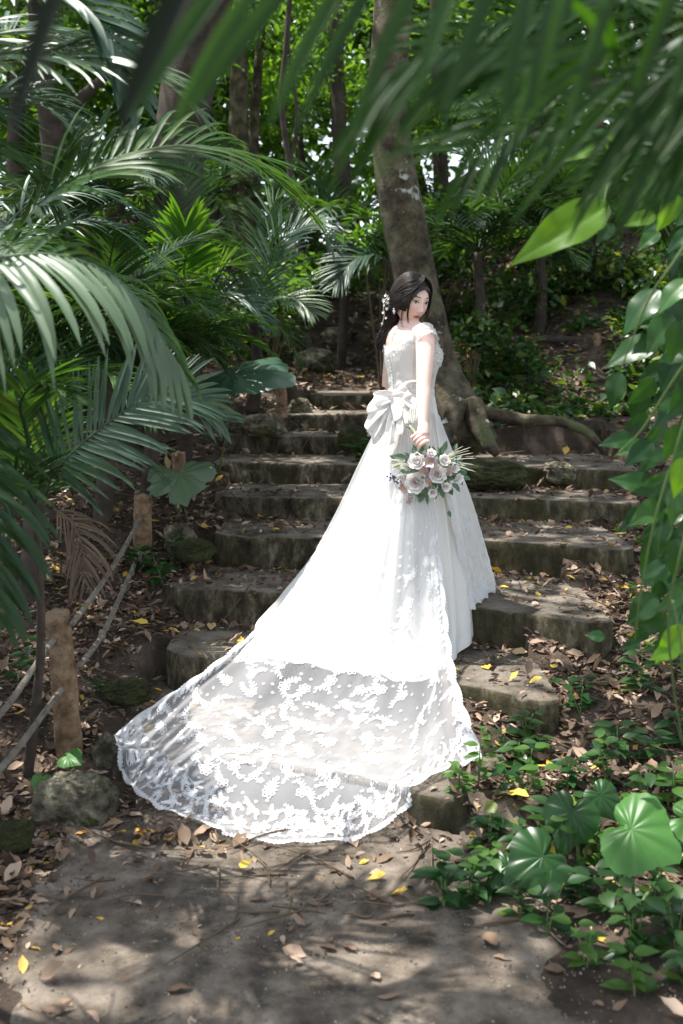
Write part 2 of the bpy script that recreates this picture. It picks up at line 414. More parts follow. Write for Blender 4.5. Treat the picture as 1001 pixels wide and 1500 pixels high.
# packed earth path at the foot and the landing beyond the top step
def sheet(x0, x1, y0, y1, hf, name, mat, edge=.08, nx=90, ny=60):
    x = np.linspace(x0, x1, nx); y = np.linspace(y0, y1, ny); X, Y = np.meshgrid(x, y, indexing='ij')
    u = np.minimum(np.minimum(X-x0, x1-X), np.minimum(Y-y0, y1-Y))/edge
    Z = hf(X, Y)-(1-np.clip(u, 0, 1))*.05
    return struct(obj(name, np.stack([X, Y, Z], -1), grid_quads(nx, ny), None, mat))
x = np.linspace(-1.3, 1.2, 170); y = np.linspace(.6, 3.95, 190); X, Y = np.meshgrid(x, y, indexing='ij')
Z = ground(X, Y)+.004+.005*(1+fbm(np.stack([X, Y], -1), 7, 4, 9))
wob = .3*fbm(np.stack([X, Y], -1), 1.6, 6, 12)
ed = np.minimum(np.minimum(X-(-.88+wob), (.62+wob+.12*(3.7-Y))-X), 3.93-Y)
Z = Z-.035*np.clip(.5-ed/.16, 0, 1)**1.3
Q = grid_quads(170, 190)
struct(obj('path', np.stack([X, Y, Z], -1), Q, None, M['path']))

def concrete():
    m, n, l = newmat('old_concrete')
    tc = N_(n, 'ShaderNodeTexCoord'); geo = N_(n, 'ShaderNodeNewGeometry')
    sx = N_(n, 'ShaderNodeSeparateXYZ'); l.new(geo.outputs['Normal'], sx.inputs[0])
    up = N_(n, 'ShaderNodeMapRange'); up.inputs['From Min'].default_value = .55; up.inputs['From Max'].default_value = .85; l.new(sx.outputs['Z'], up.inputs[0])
    ns = N_(n, 'ShaderNodeTexNoise', Scale=4.5, Detail=8., Roughness=.7); l.new(tc.outputs['Object'], ns.inputs['Vector'])
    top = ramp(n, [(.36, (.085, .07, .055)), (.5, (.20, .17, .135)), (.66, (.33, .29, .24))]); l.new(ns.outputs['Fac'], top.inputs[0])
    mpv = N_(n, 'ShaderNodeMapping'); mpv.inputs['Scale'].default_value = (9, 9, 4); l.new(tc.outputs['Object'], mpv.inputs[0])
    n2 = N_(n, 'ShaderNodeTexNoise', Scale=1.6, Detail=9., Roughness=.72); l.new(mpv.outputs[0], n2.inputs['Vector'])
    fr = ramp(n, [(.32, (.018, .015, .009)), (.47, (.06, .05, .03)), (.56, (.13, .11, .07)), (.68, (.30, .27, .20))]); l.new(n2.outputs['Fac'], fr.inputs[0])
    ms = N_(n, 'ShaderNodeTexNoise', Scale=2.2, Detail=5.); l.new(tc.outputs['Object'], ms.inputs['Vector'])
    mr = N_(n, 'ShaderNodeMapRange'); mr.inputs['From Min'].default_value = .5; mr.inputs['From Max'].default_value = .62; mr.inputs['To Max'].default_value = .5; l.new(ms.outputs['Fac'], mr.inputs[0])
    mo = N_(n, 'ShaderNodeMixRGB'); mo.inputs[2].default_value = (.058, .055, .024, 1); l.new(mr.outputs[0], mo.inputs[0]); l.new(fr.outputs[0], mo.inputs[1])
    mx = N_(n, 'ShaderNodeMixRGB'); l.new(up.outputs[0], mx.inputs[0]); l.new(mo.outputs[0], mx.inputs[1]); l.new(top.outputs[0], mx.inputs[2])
    bs = N_(n, 'ShaderNodeBsdfPrincipled', Roughness=.95); bs.inputs['Specular IOR Level'].default_value = .2
    l.new(mx.outputs[0], bs.inputs['Base Color'])
    b2 = N_(n, 'ShaderNodeTexNoise', Scale=30., Detail=8., Roughness=.8); l.new(tc.outputs['Object'], b2.inputs['Vector'])
    bp = N_(n, 'ShaderNodeBump', Strength=1., Distance=.022); l.new(b2.outputs['Fac'], bp.inputs['Height']); l.new(bp.outputs[0], bs.inputs['Normal'])
    o = N_(n, 'ShaderNodeOutputMaterial'); l.new(bs.outputs[0], o.inputs[0]); return m
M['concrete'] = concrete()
ordn = ['lowest moss-stained concrete step, half covered by the hem of the white train', 'second concrete step from the bottom, under the sheer lace train',
 'third concrete step from the bottom, just behind the foot of the satin skirt', 'fourth concrete step from the bottom, strewn with brown leaves', 'fifth concrete step from the bottom, beside the skirt at bouquet level',
 'sixth concrete step from the bottom, running behind the white bouquet', 'seventh concrete step from the bottom, ending at the tree root', 'eighth narrow concrete step, second from the top', 'topmost narrow concrete step at the edge of the leafy landing']
for k, (z, c) in enumerate(SF):
    nx = 130
    X = np.linspace(c[0, 0], c[-1, 0], nx); yf = np.interp(X, c[:, 0], c[:, 1])
    # rounded ends
    e = np.minimum(X-X[0], X[-1]-X); yf = yf+.10*np.clip(1-e/.12, 0, 1)**2
    yb = (np.interp(X, SF[k+1][1][:, 0], SF[k+1][1][:, 1])+.28) if k < 8 else np.full(nx, 9.9)
    yb = np.maximum(yb, yf+.5)
    prof = [(0, -.30), (0, -.20), (0, -.14), (0, -.09), (0, -.05), (.001, -.02), (.006, -.007), (.016, 0)]
    rows = [np.stack([X, yf+a, np.full(nx, z+b)], -1) for a, b in prof]
    for f in np.linspace(.03, 1, 26): rows.append(np.stack([X, (yf+.016)*(1-f)+yb*f, np.full(nx, z)], -1))
    rows.append(np.stack([X, yb, np.full(nx, z-.3)], -1))
    V = np.array(rows)
    nz = fbm(V, 6., 4, 20+k); nz2 = fbm(V, 1.7, 2, 50+k)
    chip = np.clip(fbm(V, 9., 3, 80+k)-.45, 0, 1)
    nr = len(prof)
    V[:nr, :, 1] += nz[:nr]*.012+nz2[:nr]*.016+chip[:nr]*.09
    V[nr:-1, :, 2] += nz[nr:-1]*.004
    V[nr-3:nr+1, :, 2] -= chip[nr-3:nr+1]*.05
    Q = grid_quads(len(rows), nx)[:, ::-1]
    # end walls
    ends = MB(); ends.add(V.reshape(-1, 3), Q)
    for col, flip in ((0, False), (-1, True)):
        Vc = V[:, col, :]; low = Vc.copy(); low[:, 2] = z-.3
        E = np.stack([Vc, low], 1); q = grid_quads(len(rows), 2)
        ends.add(E.reshape(-1, 3), q if not flip else q[:, ::-1])
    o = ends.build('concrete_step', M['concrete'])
    tag(o, ordn[k], 'step', 'concrete steps climbing the slope')

# ---------------------------------------------------------------- rocks
def rock(px, py, Y, wpx, hpx, label, mat='rock', seed=0, z=None, dep=.7, rough=.22):
    w = wpx*Y/F/2; h = hpx*Y/F/2
    c = W(px, py, Y)
    V, Q, T = sphere((0, 0, 0), 1, 96, 64)
    d = fbm(V, 1.1, 2, seed)*.22+fbm(V, 3., 4, seed+1)*rough*.6-np.abs(fbm(V, 6., 3, seed+2))*rough*.5
    pit = np.clip(fbm(V, 9., 2, seed+7)-.25, 0, 1)*.16+np.abs(fbm(V, 14., 2, seed+9))*.05
    V = V*(1+d[:, None]-pit[:, None]); V = np.sign(V)*np.abs(V)**.85
    V = V*np.array([w, w*dep, h*1.25])+c+np.array([0, w*dep*.6, -h*.15])
    return tag(obj('rock', V, Q, T, M[mat]), label, 'rock', 'rocks along the steps')
rock(106, 1182, 3.75, 112, 80, 'pale pitted limestone rock at lower left beside the hem of the train', seed=3)
rock(160, 1112, 4.15, 46, 60, 'small pale rock between the wooden post and the left tip of the train', seed=5)
rock(180, 1015, 4.5, 70, 30, 'low mossy stone behind the nearest wooden post', 'moss', seed=8)
rock(283, 806, 5.75, 64, 26, 'flat stone covered in bright moss left of the fourth step', 'moss', seed=11)
rock(262, 790, 6.0, 50, 36, 'dark rock at the left end of the fourth step', seed=12)
rock(388, 621, 7.75, 62, 30, 'rounded grey rock at the left end of the seventh step', seed=14)
rock(352, 622, 7.9, 40, 20, 'small rock left of the rounded grey rock by the upper steps', seed=15)
rock(440, 598, 8.5, 40, 30, 'stone at the left end of the eighth step below the thin post', seed=16)
rock(515, 643, 7.6, 44, 32, 'grey rock half hidden by the bow on the seventh step', 'moss', seed=17)
rock(720, 696, 6.75, 110, 36, 'dark moss-covered boulder right of the bouquet', 'moss', seed=18)
rock(822, 690, 6.9, 50, 26, 'blocky grey stone at the left end of the sixth step on the right side', seed=19)
rock(460, 525, 11.5, 60, 34, 'brown rock on the bank behind the landing', seed=21)
rock(497, 492, 12.5, 46, 26, 'dark stone high on the bank behind the landing', seed=22)
rock(15, 1225, 3.5, 60, 40, 'low mossy stone at the left edge of the photo in front of the limestone rock', 'moss', seed=23)
rock(725, 1150, 4.0, 60, 70, 'rough stone under the right end of the lowest step beside green seedlings', seed=24)
rock(640, 1262, 3.65, 70, 24, 'pale flat stone on the path below the lowest step', seed=25)
rock(905, 640, 7.9, 80, 26, 'flat stone behind the hanging vine on the right bank', 'moss', seed=27)
rock(760, 585, 9.0, 90, 24, 'low dark rock on the leafy slope right of the trunk base', seed=28)

# ---------------------------------------------------------------- leaf litter (thousands of leaves)
def litter(n, xr_, yr_, size, seed, dens=None, surfF=surf):
    r = np.random.default_rng(seed)
    X = r.uniform(*xr_, n); Y = r.uniform(*yr_, n)
    if dens is not None:
        k = r.random(n) < dens(X, Y); X, Y = X[k], Y[k]
    n = len(X); Z = surfF(X, Y)
    s = size*np.clip(r.lognormal(-.1, .4, n), .3, 1.8)
    return X, Y, Z, s
TV, TQ = leaf_template(5, 1, .46, .25, .22, peak=.45, wav=.03)
TV2, TQ2 = leaf_template(5, 1, .6, .5, -.25, peak=.5, wav=.05)
TV3, TQ3 = leaf_template(4, 1, .34, -.6, .1, peak=.4)
HP = np.array([W(*p)[:2] for p in [(160,1082,4.2),(170,1130,4.06),(205,1175,3.88),(295,1230,3.72),(402,1255,3.61),(500,1250,3.63),(580,1210,3.65),(650,1145,3.84),(712,1112,4.03),(665,925,4.6),(410,880,4.75)]])
def intrain(X, Y):
    c = np.zeros(np.shape(X), bool)
    for i in range(len(HP)):
        (x1, y1), (x2, y2) = HP[i], HP[i-1]; c ^= ((y1 > Y) != (y2 > Y)) & (X < (x2-x1)*(Y-y1)/(y2-y1+1e-12)+x1)
    return c
def dn(X, Y):
    on = stepz(X, Y) > -5
    # thick under each riser (back of the tread below), thin on the worn middle
    d = np.full(X.shape, .0)
    for k, (z, c) in enumerate(SF):
        yf = np.interp(X, c[:, 0], c[:, 1]); inx = (X > c[0, 0]-.1) & (X < c[-1, 0]+.1)
        d = np.where(inx & (Y < yf-.01), np.maximum(d, np.exp(-(yf-Y)/.13)), d)
    cl = np.clip(fbm(np.stack([X, Y], -1), 2.2, 3, 33)+.35, 0, 1)
    cl2 = np.clip(fbm(np.stack([X, Y], -1), 1.3, 2, 34)+.1, 0, 1)
    side = np.clip(np.maximum(np.interp(Y, xlY, xl)-X, X-np.interp(Y, xrY, xr))/.15+1.0, 0, 1)
    onp = np.clip(.05+.6*d+.10*cl+side*.25*cl, 0, 1)
    pth = (Y < 3.68) & (X > -.9) & (X < 1.0)
    base = np.where(on, onp, np.where(pth, .05+.16*cl2+.35*np.clip((Y-3.5)/.15, 0, 1)*(cl>.3), .55+.4*cl))
    return np.where(intrain(X, Y), base*.4, base)
mb = MB()
for i, (n, xx, yy, sz) in enumerate([(44000, (-2.6, 3.0), (3.0, 7.0), .044), (26000, (-4.5, 5.0), (7.0, 13.5), .062), (5000, (-2, 2), (2.2, 3.7), .042), (38000, (-2.4, 2.6), (2.9, 6.5), .014)]):
    X, Y, Z, s = litter(n, xx, yy, sz, 40+i, dn)
    g = rng.integers(0, 3, len(X))
    for t, (tv, tq) in enumerate([(TV, TQ), (TV2, TQ2), (TV3, TQ3)]):
        k = g == t
        Mx = rand_frames(k.sum(), s[k]*np.where(intrain(X[k], Y[k]), .7, 1), 1.0, tilt=.33)
        mb.add(*stamp(tv, tq, Mx, np.stack([X[k], Y[k], Z[k]+.006+.22*s[k]*rng.random(k.sum())*(~intrain(X[k], Y[k]))], -1)))
tag(mb.build('leaf_litter', M['litter']), 'dry brown fallen leaves strewn over the steps and banks', 'leaf litter', kind='stuff')
n_ = 7000; X = rng.uniform(-1.2, 1.4, n_); Y = rng.uniform(2.3, 3.9, n_); s_ = .0022*np.clip(rng.lognormal(0, .5, n_), .3, 2.2); k_ = stepz(X, Y) < -5; X, Y, s_ = X[k_], Y[k_], s_[k_]
sv, sq, st_ = sphere((0, 0, 0), 1, 6, 4); Mx = rand_frames(len(X), s_, 1., tilt=1.); Mx[:, :, 2] *= .6
P_ = np.stack([X, Y, ground(X, Y)+.008+s_*.3], -1); V_ = (np.einsum('kij,nj->kni', Mx, sv)+P_[:, None]).reshape(-1, 3); o_ = (np.arange(len(X))*len(sv))[:, None, None]
M['grit'] = islmat('pebbles', [(0, (.06, .05, .04)), (.6, (.13, .11, .09)), (1, (.26, .23, .19))], rough=.9)
tag(obj('gravel', V_, (o_+sq[None]).reshape(-1, 4), (o_+st_[None]).reshape(-1, 3), M['grit']), 'fine grit and pebbles on the dirt path', 'gravel', kind='stuff')
# twigs in the litter
mb = MB()
for i in range(700):
    X = rng.uniform(-2.6, 3.2); Y = rng.uniform(3.1, 8.5)
    if stepz(X, Y) > -5 and rng.random() < .85: continue
    a = rng.uniform(0, 6.28); L = rng.uniform(.08, .35)
    p0 = np.array([X, Y, 0]); p1 = p0+np.array([math.cos(a), math.sin(a), 0])*L; pm = (p0+p1)/2+rng.normal(size=3)*.02
    pp = np.array([p0, pm, p1]); pp[:, 2] = surf(pp[:, 0], pp[:, 1])+.012+rng.random(3)*.02
    mb.add(*tube(pp, [.004, .003, .0015], 5, n=6))
tag(mb.build('twigs', M['brownstem']), 'thin dry twigs lying in the leaf litter', 'twigs', kind='stuff')
# bright yellow / orange fallen leaves one can point at
YL = [(217,920,.036),(433,1054,.02),(570,962,.03),(809,986,.03),(793,1000,.03),(744,1170,.05),(820,837,.03),(785,878,.025),(747,880,.02),(733,866,.02),(672,990,.02),(830,780,.028),(925,767,.022),(352,1283,.028),(670,1295,.035),(296,1194,.02),(706,585,.02),(620,1296,.024),(565,1291,.026)]
for i, (x, y, s) in enumerate(YL):
    # find the surface along the view ray
    for Y in np.linspace(2.4, 12, 900):
        p = W(x, y, Y)
        if p[2] <= surf(p[0], Y)+.01: break
    Mx = rand_frames(1, s*2.3, 1.0, tilt=.25); v, q = stamp(*leaf_template(8, 2, .5, .15, .15, peak=.42, wav=.03, seed=i), Mx, p[None]+[0, 0, .018])
    v[:, 2] += max(0, float(np.median(surf(v[:, 0], v[:, 1])-v[:, 2])))+.006
    lab = 'fallen yellow leaf lying among brown ones'
    if i == 0: lab = 'large yellow fallen leaf standing out left of the second step'
    if i == 5: lab = 'orange-yellow fallen leaf among green seedlings right of the lowest step'
    if i == 3: lab = 'large yellow leaf on the second step beside a smaller yellow one'
    tag(obj('fallen_leaf', v, q, None, M['yellow']), lab, 'leaf', 'fallen yellow leaves')
for i, (x, y, s) in enumerate([(170,1213,.035),(200,1222,.03),(212,1229,.02),(150,1195,.02),(128,1227,.018)]):
    for Y in np.linspace(2.4, 12, 900):
        p = W(x, y, Y)
        if p[2] <= surf(p[0], Y)+.01: break
    v, q = stamp(*leaf_template(8, 2, .5, .15, .15, peak=.42, wav=.03, seed=i), rand_frames(1, s*2.3, 1.0, tilt=.25), p[None]+[0, 0, .02])
    v[:, 2] = np.maximum(v[:, 2], surf(v[:, 0], v[:, 1])+.006)
    tag(obj('fallen_leaf', v, q, None, M['orange']), 'orange fallen leaf on the dirt between the limestone rock and the train', 'leaf', 'fallen orange leaves')

# ---------------------------------------------------------------- rope fence
def post(pts, rad, label, extra=0):
    t = thing('wooden_post', pts[0], label, 'post', 'wooden posts beside the steps')
    P = np.array(pts); V, Q, T = tube(P, [rad*1.05, rad, rad*.97], 26, n=26, rough=.05, seed=extra)
    V = V+((fbm(V, 14, 3, extra)*.003)[:, None])
    obj('shaft', V, Q, T, M['wood'], t)
    top = P[-1]; d = nrm(P[-1]-P[-2])
    V, Q, T = tube(np.array([top-d*.002, top+d*.004, top+d*.006]), [rad*.93, rad*.93, rad*.8], 26); obj('cut_top', V, Q, T, M['wood'], t)
    return t
def pp(px, py, Y, sink=.12):
    p = W(px, py, Y); return p
post([W(103, 1110, 4.2), W(93, 990, 4.21), W(83, 897, 4.22)], .050, 'nearest and tallest wooden post of the rope fence, leaning slightly left', 1)
post([W(209, 812, 6.0), W(209, 770, 6.0), W(209, 727, 6.0)], .050, 'second wooden post of the rope fence, behind the green seedling', 2)
post([W(263, 715, 7.0), W(263, 690, 7.0), W(262, 664, 7.0)], .045, 'short wooden post behind the ragged pale leaf', 3)
post([W(413, 612, 8.3), W(412, 575, 8.3), W(411, 543, 8.3)], .042, 'slim wooden post at the left of the top steps beside the large round leaf', 4)
post([W(698, 525, 9.4), W(698, 505, 9.4), W(698, 486, 9.4)], .035, 'short wooden stake on the slope right of the tree trunk', 5)
post([W(876, 560, 9.2), W(876, 525, 9.2), W(875, 490, 9.2)], .035, 'wooden stake on the right slope holding a long log', 6)
def rope(pts, label, rad=.011):
    P = catmull(np.array(pts), 160); P[:, 2] -= 0
    V, Q, T = tube(P, rad, 15, lobes=3, twist=70); return tag(obj('rope', V, Q, T, M['rope']), label, 'rope', 'ropes of the fence')
rope([W(106, 914, 4.17), W(140, 868, 4.6), W(175, 815, 5.2), W(206, 760, 5.96)], 'upper rope running from the nearest post up to the second post')
rope([W(116, 976, 4.17), W(150, 930, 4.6), W(178, 870, 5.2), W(208, 803, 5.96)], 'lower rope sagging from the nearest post to the second post')
rope([W(79, 937, 4.17), W(45, 985, 3.95), W(10, 1035, 3.7), W(-60, 1110, 3.3)], 'upper rope running from the nearest post down to the left edge')
rope([W(90, 1010, 4.15), W(55, 1058, 3.9), W(15, 1110, 3.6), W(-60, 1190, 3.2)], 'lower rope running from the nearest post down to the left edge')
V, Q, T = tube(np.array([W(700, 500, 9.6), W(780, 497, 9.5), W(880, 499, 9.4), W(960, 503, 9.3)]), .03, 12, n=30, rough=.1); tag(obj('log', V, Q, T, M['bark_dark']), 'long thin log laid across the right slope between two stakes', 'log')
# ---------------------------------------------------------------- the bride
ta = R(25); TF = np.array([math.cos(ta), math.sin(ta), 0]); TL = np.array([-math.sin(ta), math.cos(ta), 0]); UP = np.array([0, 0, 1.])
bride = thing('person', (.33, 5.2, .487), 'dark-haired woman in an off-shoulder white wedding dress with long lace train', 'person')
# z, centre x, lateral half width, depth half width, forward offset
TR = np.array([[.95, .34, .150, .13, 0], [1.10, .34, .175, .135, 0], [1.25, .337, .175, .13, -.01], [1.36, .333, .15, .11, 0], [1.465, .330, .118, .085, .0], [1.55, .328, .128, .095, .005], [1.62, .325, .143, .112, .012],
               [1.67, .323, .152, .112, .01], [1.72, .322, .158, .095, .0], [1.755, .320, .145, .075, -.008], [1.775, .320, .105, .06, -.012], [1.79, .318, .06, .05, -.012]])
def torso(z, phi, off=0.0):
    """phi: 0 = forward, +90 = her left"""
    c = [np.interp(z, TR[:, 0], TR[:, i]) for i in range(1, 5)]
    cx, a, b, f = c
    a = a+off; b = b+off
    bust = off*0+.020*np.exp(-((np.abs(np.degrees(phi))-28)/20)**2)*np.exp(-((z-1.645)/.042)**2)
    cs, sn = np.cos(phi), np.sin(phi)
    e = .9
    cs2 = np.sign(cs)*np.abs(cs)**e; sn2 = np.sign(sn)*np.abs(sn)**e
    x = (b*cs2+f+bust)[..., None]*TF; y = (a*sn2)[..., None]*TL
    return x+y+np.stack([cx, 5.2+0*cx, z], -1)
parts = MB()
zz = np.linspace(.95, 1.79, 70); ph = np.radians(np.arange(0, 360, 6)-180)
Zg, Pg = np.meshgrid(zz, ph, indexing='ij')
V = torso(Zg, Pg).reshape(-1, 3); k = len(ph)
i = np.arange(len(zz)-1)[:, None]; j = np.arange(k)[None]
Q = np.stack([i*k+j, i*k+(j+1) % k, (i+1)*k+(j+1) % k, (i+1)*k+j], -1).reshape(-1, 4)
Tt = [[k*len(zz), (jj+1) % k, jj] for jj in range(k)]+[[k*len(zz)+1, (len(zz)-1)*k+jj, (len(zz)-1)*k+(jj+1) % k] for jj in range(k)]
V = np.vstack([V, [.34, 5.2, .95], [.318, 5.195, 1.79]]); parts.add(V, Q, Tt)
# neck
HC = W(601.5, 438.5, 5.17)   # head centre
parts.add(*tube([np.array([.318, 5.2, 1.73]), np.array([.318, 5.195, 1.78]), np.array([.322, 5.19, 1.84]), HC+[-.012, .02, -.02]], [.075, .052, .045, .048], 24, n=16))
# trapezius / shoulders
RS = np.array([.323, 5.2, 1.735])-TL*.150; LS = np.array([.323, 5.2, 1.728])+TL*.150
for S in (RS, LS):
    parts.add(*tube([np.array([.318, 5.2, 1.795]), np.array([.318, 5.2, 1.768])*.5+S*.5+[0, 0, .012], S], [.042, .045, .046], 18, n=12))
# right arm
EL = W(621, 561, 4.95); WR = W(620, 620, 4.86)
parts.add(*tube([RS, RS*.6+EL*.4+[.004, 0, 0], EL, EL*.6+WR*.4, WR], [.047, .043, .0335, .033, .0225], 22, n=36))
# left arm, forearm folded towards the front of the waist
LE = W(569, 566, 5.40); LW = np.array([.33, 5.2, 1.50])+TF*.085+TL*.09
parts.add(*tube([LS, LS*.5+LE*.5, LE], [.045, .040, .033], 18, n=20)); parts.add(*tube([LE, LE*.5+LW*.5, LW, LW-TL*.05+TF*.02-UP*.02], [.033, .030, .023, .028], 16, n=20))
for q in range(4):
    b0 = LW-TL*.05+TF*(.02+.004*q)-UP*(.02+(q-1.5)*.016); parts.add(*tube([b0, b0-TL*.03+TF*.01, b0-TL*.05-TF*.004-UP*.01], [.0078, .0075, .006], 10, n=8))
b0 = LW-TL*.02+TF*.02; parts.add(*tube([b0, b0-TL*.02+UP*.03, b0-TL*.045+UP*.035], [.009, .0085, .007], 10, n=8))
# legs and feet under the skirt
for sgn, dy in ((-1, 0), (1, .03)):
    hp = np.array([.335, 5.2, 1.02])+TL*.085*sgn; kn = np.array([.335, 5.2, .86])+TL*.08*sgn+TF*.015
    an = np.array([.335, 5.2, .56])+TL*.065*sgn-TF*.02
    parts.add(*tube([hp+UP*.08, hp, kn, kn*.5+an*.5-TF*.012, an], [.088, .085, .055, .05, .033], 20, n=30))
    parts.add(*tube([an-TF*.015-UP*.01, an+TF*.05-UP*.035, an+TF*.12-UP*.055], [.032, .034, .022], 14, n=12))
# right hand closed round the bouquet handle
HA = W(604, 629, 4.86); HB = W(629, 662, 4.80)           # handle axis
h = nrm(HB-HA); GC = HA*.55+HB*.45
e1 = nrm(np.array([1., 0, .45])-h*np.dot([1., 0, .45], h)); e2 = nrm(np.cross(h, e1)); e2 = -e2 if e2[1] > 0 else e2
palm = GC+e1*.022
parts.add(*tube([WR+(palm-WR)*-.15, WR+(palm-WR)*.35, palm-h*.006, palm+h*.012], [.021, .026, .029, .018], 18, n=14))
for q in range(4):
    c = GC+h*((q-1.5)*.0175+.004)
    rr_ = .0225 if q in (1, 2) else .0205
    ang = np.radians([8, 50, 100, 150, 200][:5]); 
    pts = [palm*.5+(c+e1*.03)*.5]+[c+rr_*(math.cos(a)*e1*1.15+math.sin(a)*e2) for a in ang]
    parts.add(*tube(pts, [.0105, .0098, .0088, .0086, .0078, .0062], 12, n=20))
tb = GC-h*.030
parts.add(*tube([WR*.4+palm*.6-e1*.01, tb+e1*.014-e2*.012, tb-e1*.01-e2*.012, tb-e1*.024+e2*.004], [.0125, .0115, .0098, .0075], 12, n=16))
# head
fy = R(-54); FD = np.array([math.cos(fy)*math.cos(R(13)), math.sin(fy)*math.cos(R(13)), -math.sin(R(13))]); RX = nrm(np.cross(FD, UP)); HU = np.cross(RX, FD)
roll = R(3); RX, HU = RX*math.cos(roll)+HU*math.sin(roll), HU*math.cos(roll)-RX*math.sin(roll)
def hw(p):
    p = np.asarray(p, float); return HC+1.035*(p[..., 0:1]*RX+p[..., 1:2]*FD+p[..., 2:3]*HU)
def headshape(n):
    p = n*np.array([.074, .092, .112])
    s = np.clip(-p[:, 2]/.112, 0, 1); fr = np.clip(p[:, 1]/.09, 0, 1); x, y, z = p.T
    x = x*(1-.30*s**2.2)
    y = np.where(y < 0, y*(1-.55*s), y*(1-.10*s)); y = np.where(z > 0, y*1.02, y)
    # flatten the face plane a little
    y = np.where(y > 0, y-.006*np.exp(-(x/.03)**2)*np.exp(-((z-.01)/.06)**2), y)
    g = lambda v, c, w_: np.exp(-((v-c)/w_)**2)
    face = (y > 0)
    nose = .006*g(x, 0, .007)*np.clip((.012-z)/.05, 0, 1)*(z > -.048)+.016*g(x, 0, .0095)*g(z, -.037, .012)+.005*g(np.abs(x), .011, .006)*g(z, -.043, .007)
    nose = nose+.005*g(x, 0, .006)*g(z, -.012, .018)
    eye = -.0075*g(np.abs(x), .031, .014)*g(z, -.001, .011)+.0035*g(np.abs(x), .031, .009)*g(z, -.002, .006)
    brow = .003*g(np.abs(x), .030, .018)*g(z, .018, .007)
    lips = .0055*g(x, 0, .015)*(g(z, -.062, .0045)+1.1*g(z, -.072, .0048))-.0035*g(x, 0, .02)*g(z, -.067, .0018)-.003*g(z, -.081, .005)*g(x, 0, .02)
    chin = .006*g(x, 0, .018)*g(z, -.1, .012); cheek = .006*g(np.abs(x), .044, .018)*g(z, -.040, .024)
    y = y+np.where(face, nose+eye+brow+lips+chin+cheek, 0)
    return np.stack([x, y, z], -1)
V, Q, T = sphere((0, 0, 0), 1, 200, 150); parts.add(hw(headshape(V)), Q, T)
for sg in (1, -1):   # ears
    parts.add(*tube(hw([[.071*sg, -.002, -.035], [.077*sg, -.010, -.015], [.079*sg, -.014, .004], [.075*sg, -.004, .014], [.070*sg, .004, .004]]), [.006, .0045, .005, .005, .004], 10, n=18))
    parts.add(*sphere(hw([.072*sg, -.003, -.010]), (.006, .009, .014), 12, 8))
V, Q, T = parts.get()
tmp = bpy.data.objects.new('tmp', mkmesh('tmp', V, Q, T)); COL.objects.link(tmp)
md = tmp.modifiers.new('r', 'REMESH'); md.mode = 'VOXEL'; md.voxel_size = .0023; md.use_smooth_shade = True
sm = tmp.modifiers.new('s', 'SMOOTH'); sm.factor = .5; sm.iterations = 2
dg = bpy.context.evaluated_depsgraph_get(); dg.update()
me = bpy.data.meshes.new_from_object(tmp.evaluated_get(dg)); bpy.data.objects.remove(tmp)
n = len(me.vertices); co_ = np.empty(n*3, np.float32); me.vertices.foreach_get('co', co_); co_ = co_.reshape(-1, 3).astype(float)
# skin colour (make-up and knuckles belong to the skin)
rel = (co_-HC)/1.035; lx, ly, lz = rel@RX, rel@FD, rel@HU
base = np.array([.86, .61, .51]); colr = np.tile(base, (n, 1))
def blend(mask, c):
    global colr
    colr = colr*(1-mask[:, None])+np.array(c)*mask[:, None]
fr_ = (ly > .05)
blend(fr_*.45*np.exp(-((np.abs(lx)-.042)/.018)**2-((lz+.036)/.018)**2), (.80, .36, .32))
lipm = fr_*np.clip(1.6*(1-((lx/.0215)**2+((lz+.0675)/(.0095*(1-.25*np.abs(lx)/.02)))**2))+.2, 0, 1); blend(lipm, (.52, .12, .12))
blend(fr_*.7*np.exp(-(lx/.02)**2-((lz+.0672)/.0012)**2), (.25, .05, .05))
blend(fr_*.45*np.exp(-((np.abs(lx)-.031)/.016)**2-((lz-.006)/.006)**2), (.50, .28, .22))
dh = np.linalg.norm(co_-GC, axis=1); blend(np.clip(1-dh/.06, 0, 1)*.7, (.78, .36, .29))
blend(.5*np.clip(1-np.linalg.norm(co_-(EL+[0, -.03, 0]), axis=1)/.03, 0, 1), (.76, .40, .32))
me.vertices.foreach_set('co', (co_-BASE[bride.name]).astype(np.float32).ravel())
at = me.color_attributes.new('skin', 'FLOAT_COLOR', 'POINT'); at.data.foreach_set('color', np.column_stack([colr, np.ones(n)]).astype(np.float32).ravel())
m, nn, ll = newmat('skin'); vc = N_(nn, 'ShaderNodeVertexColor', layer_name='skin')
bs = N_(nn, 'ShaderNodeBsdfPrincipled', Roughness=.45); ll.new(vc.outputs[0], bs.inputs['Base Color'])
bs.inputs['Subsurface Weight'].default_value = .25; bs.inputs['Subsurface Radius'].default_value = (.02, .008, .004); bs.inputs['Subsurface Scale'].default_value = .5
oo = N_(nn, 'ShaderNodeOutputMaterial'); ll.new(bs.outputs[0], oo.inputs[0]); M['skin'] = m
me.materials.clear(); me.materials.append(m)
body = bpy.data.objects.new('body', me); COL.objects.link(body); body.parent = bride; BASE[body.name] = BASE[bride.name]

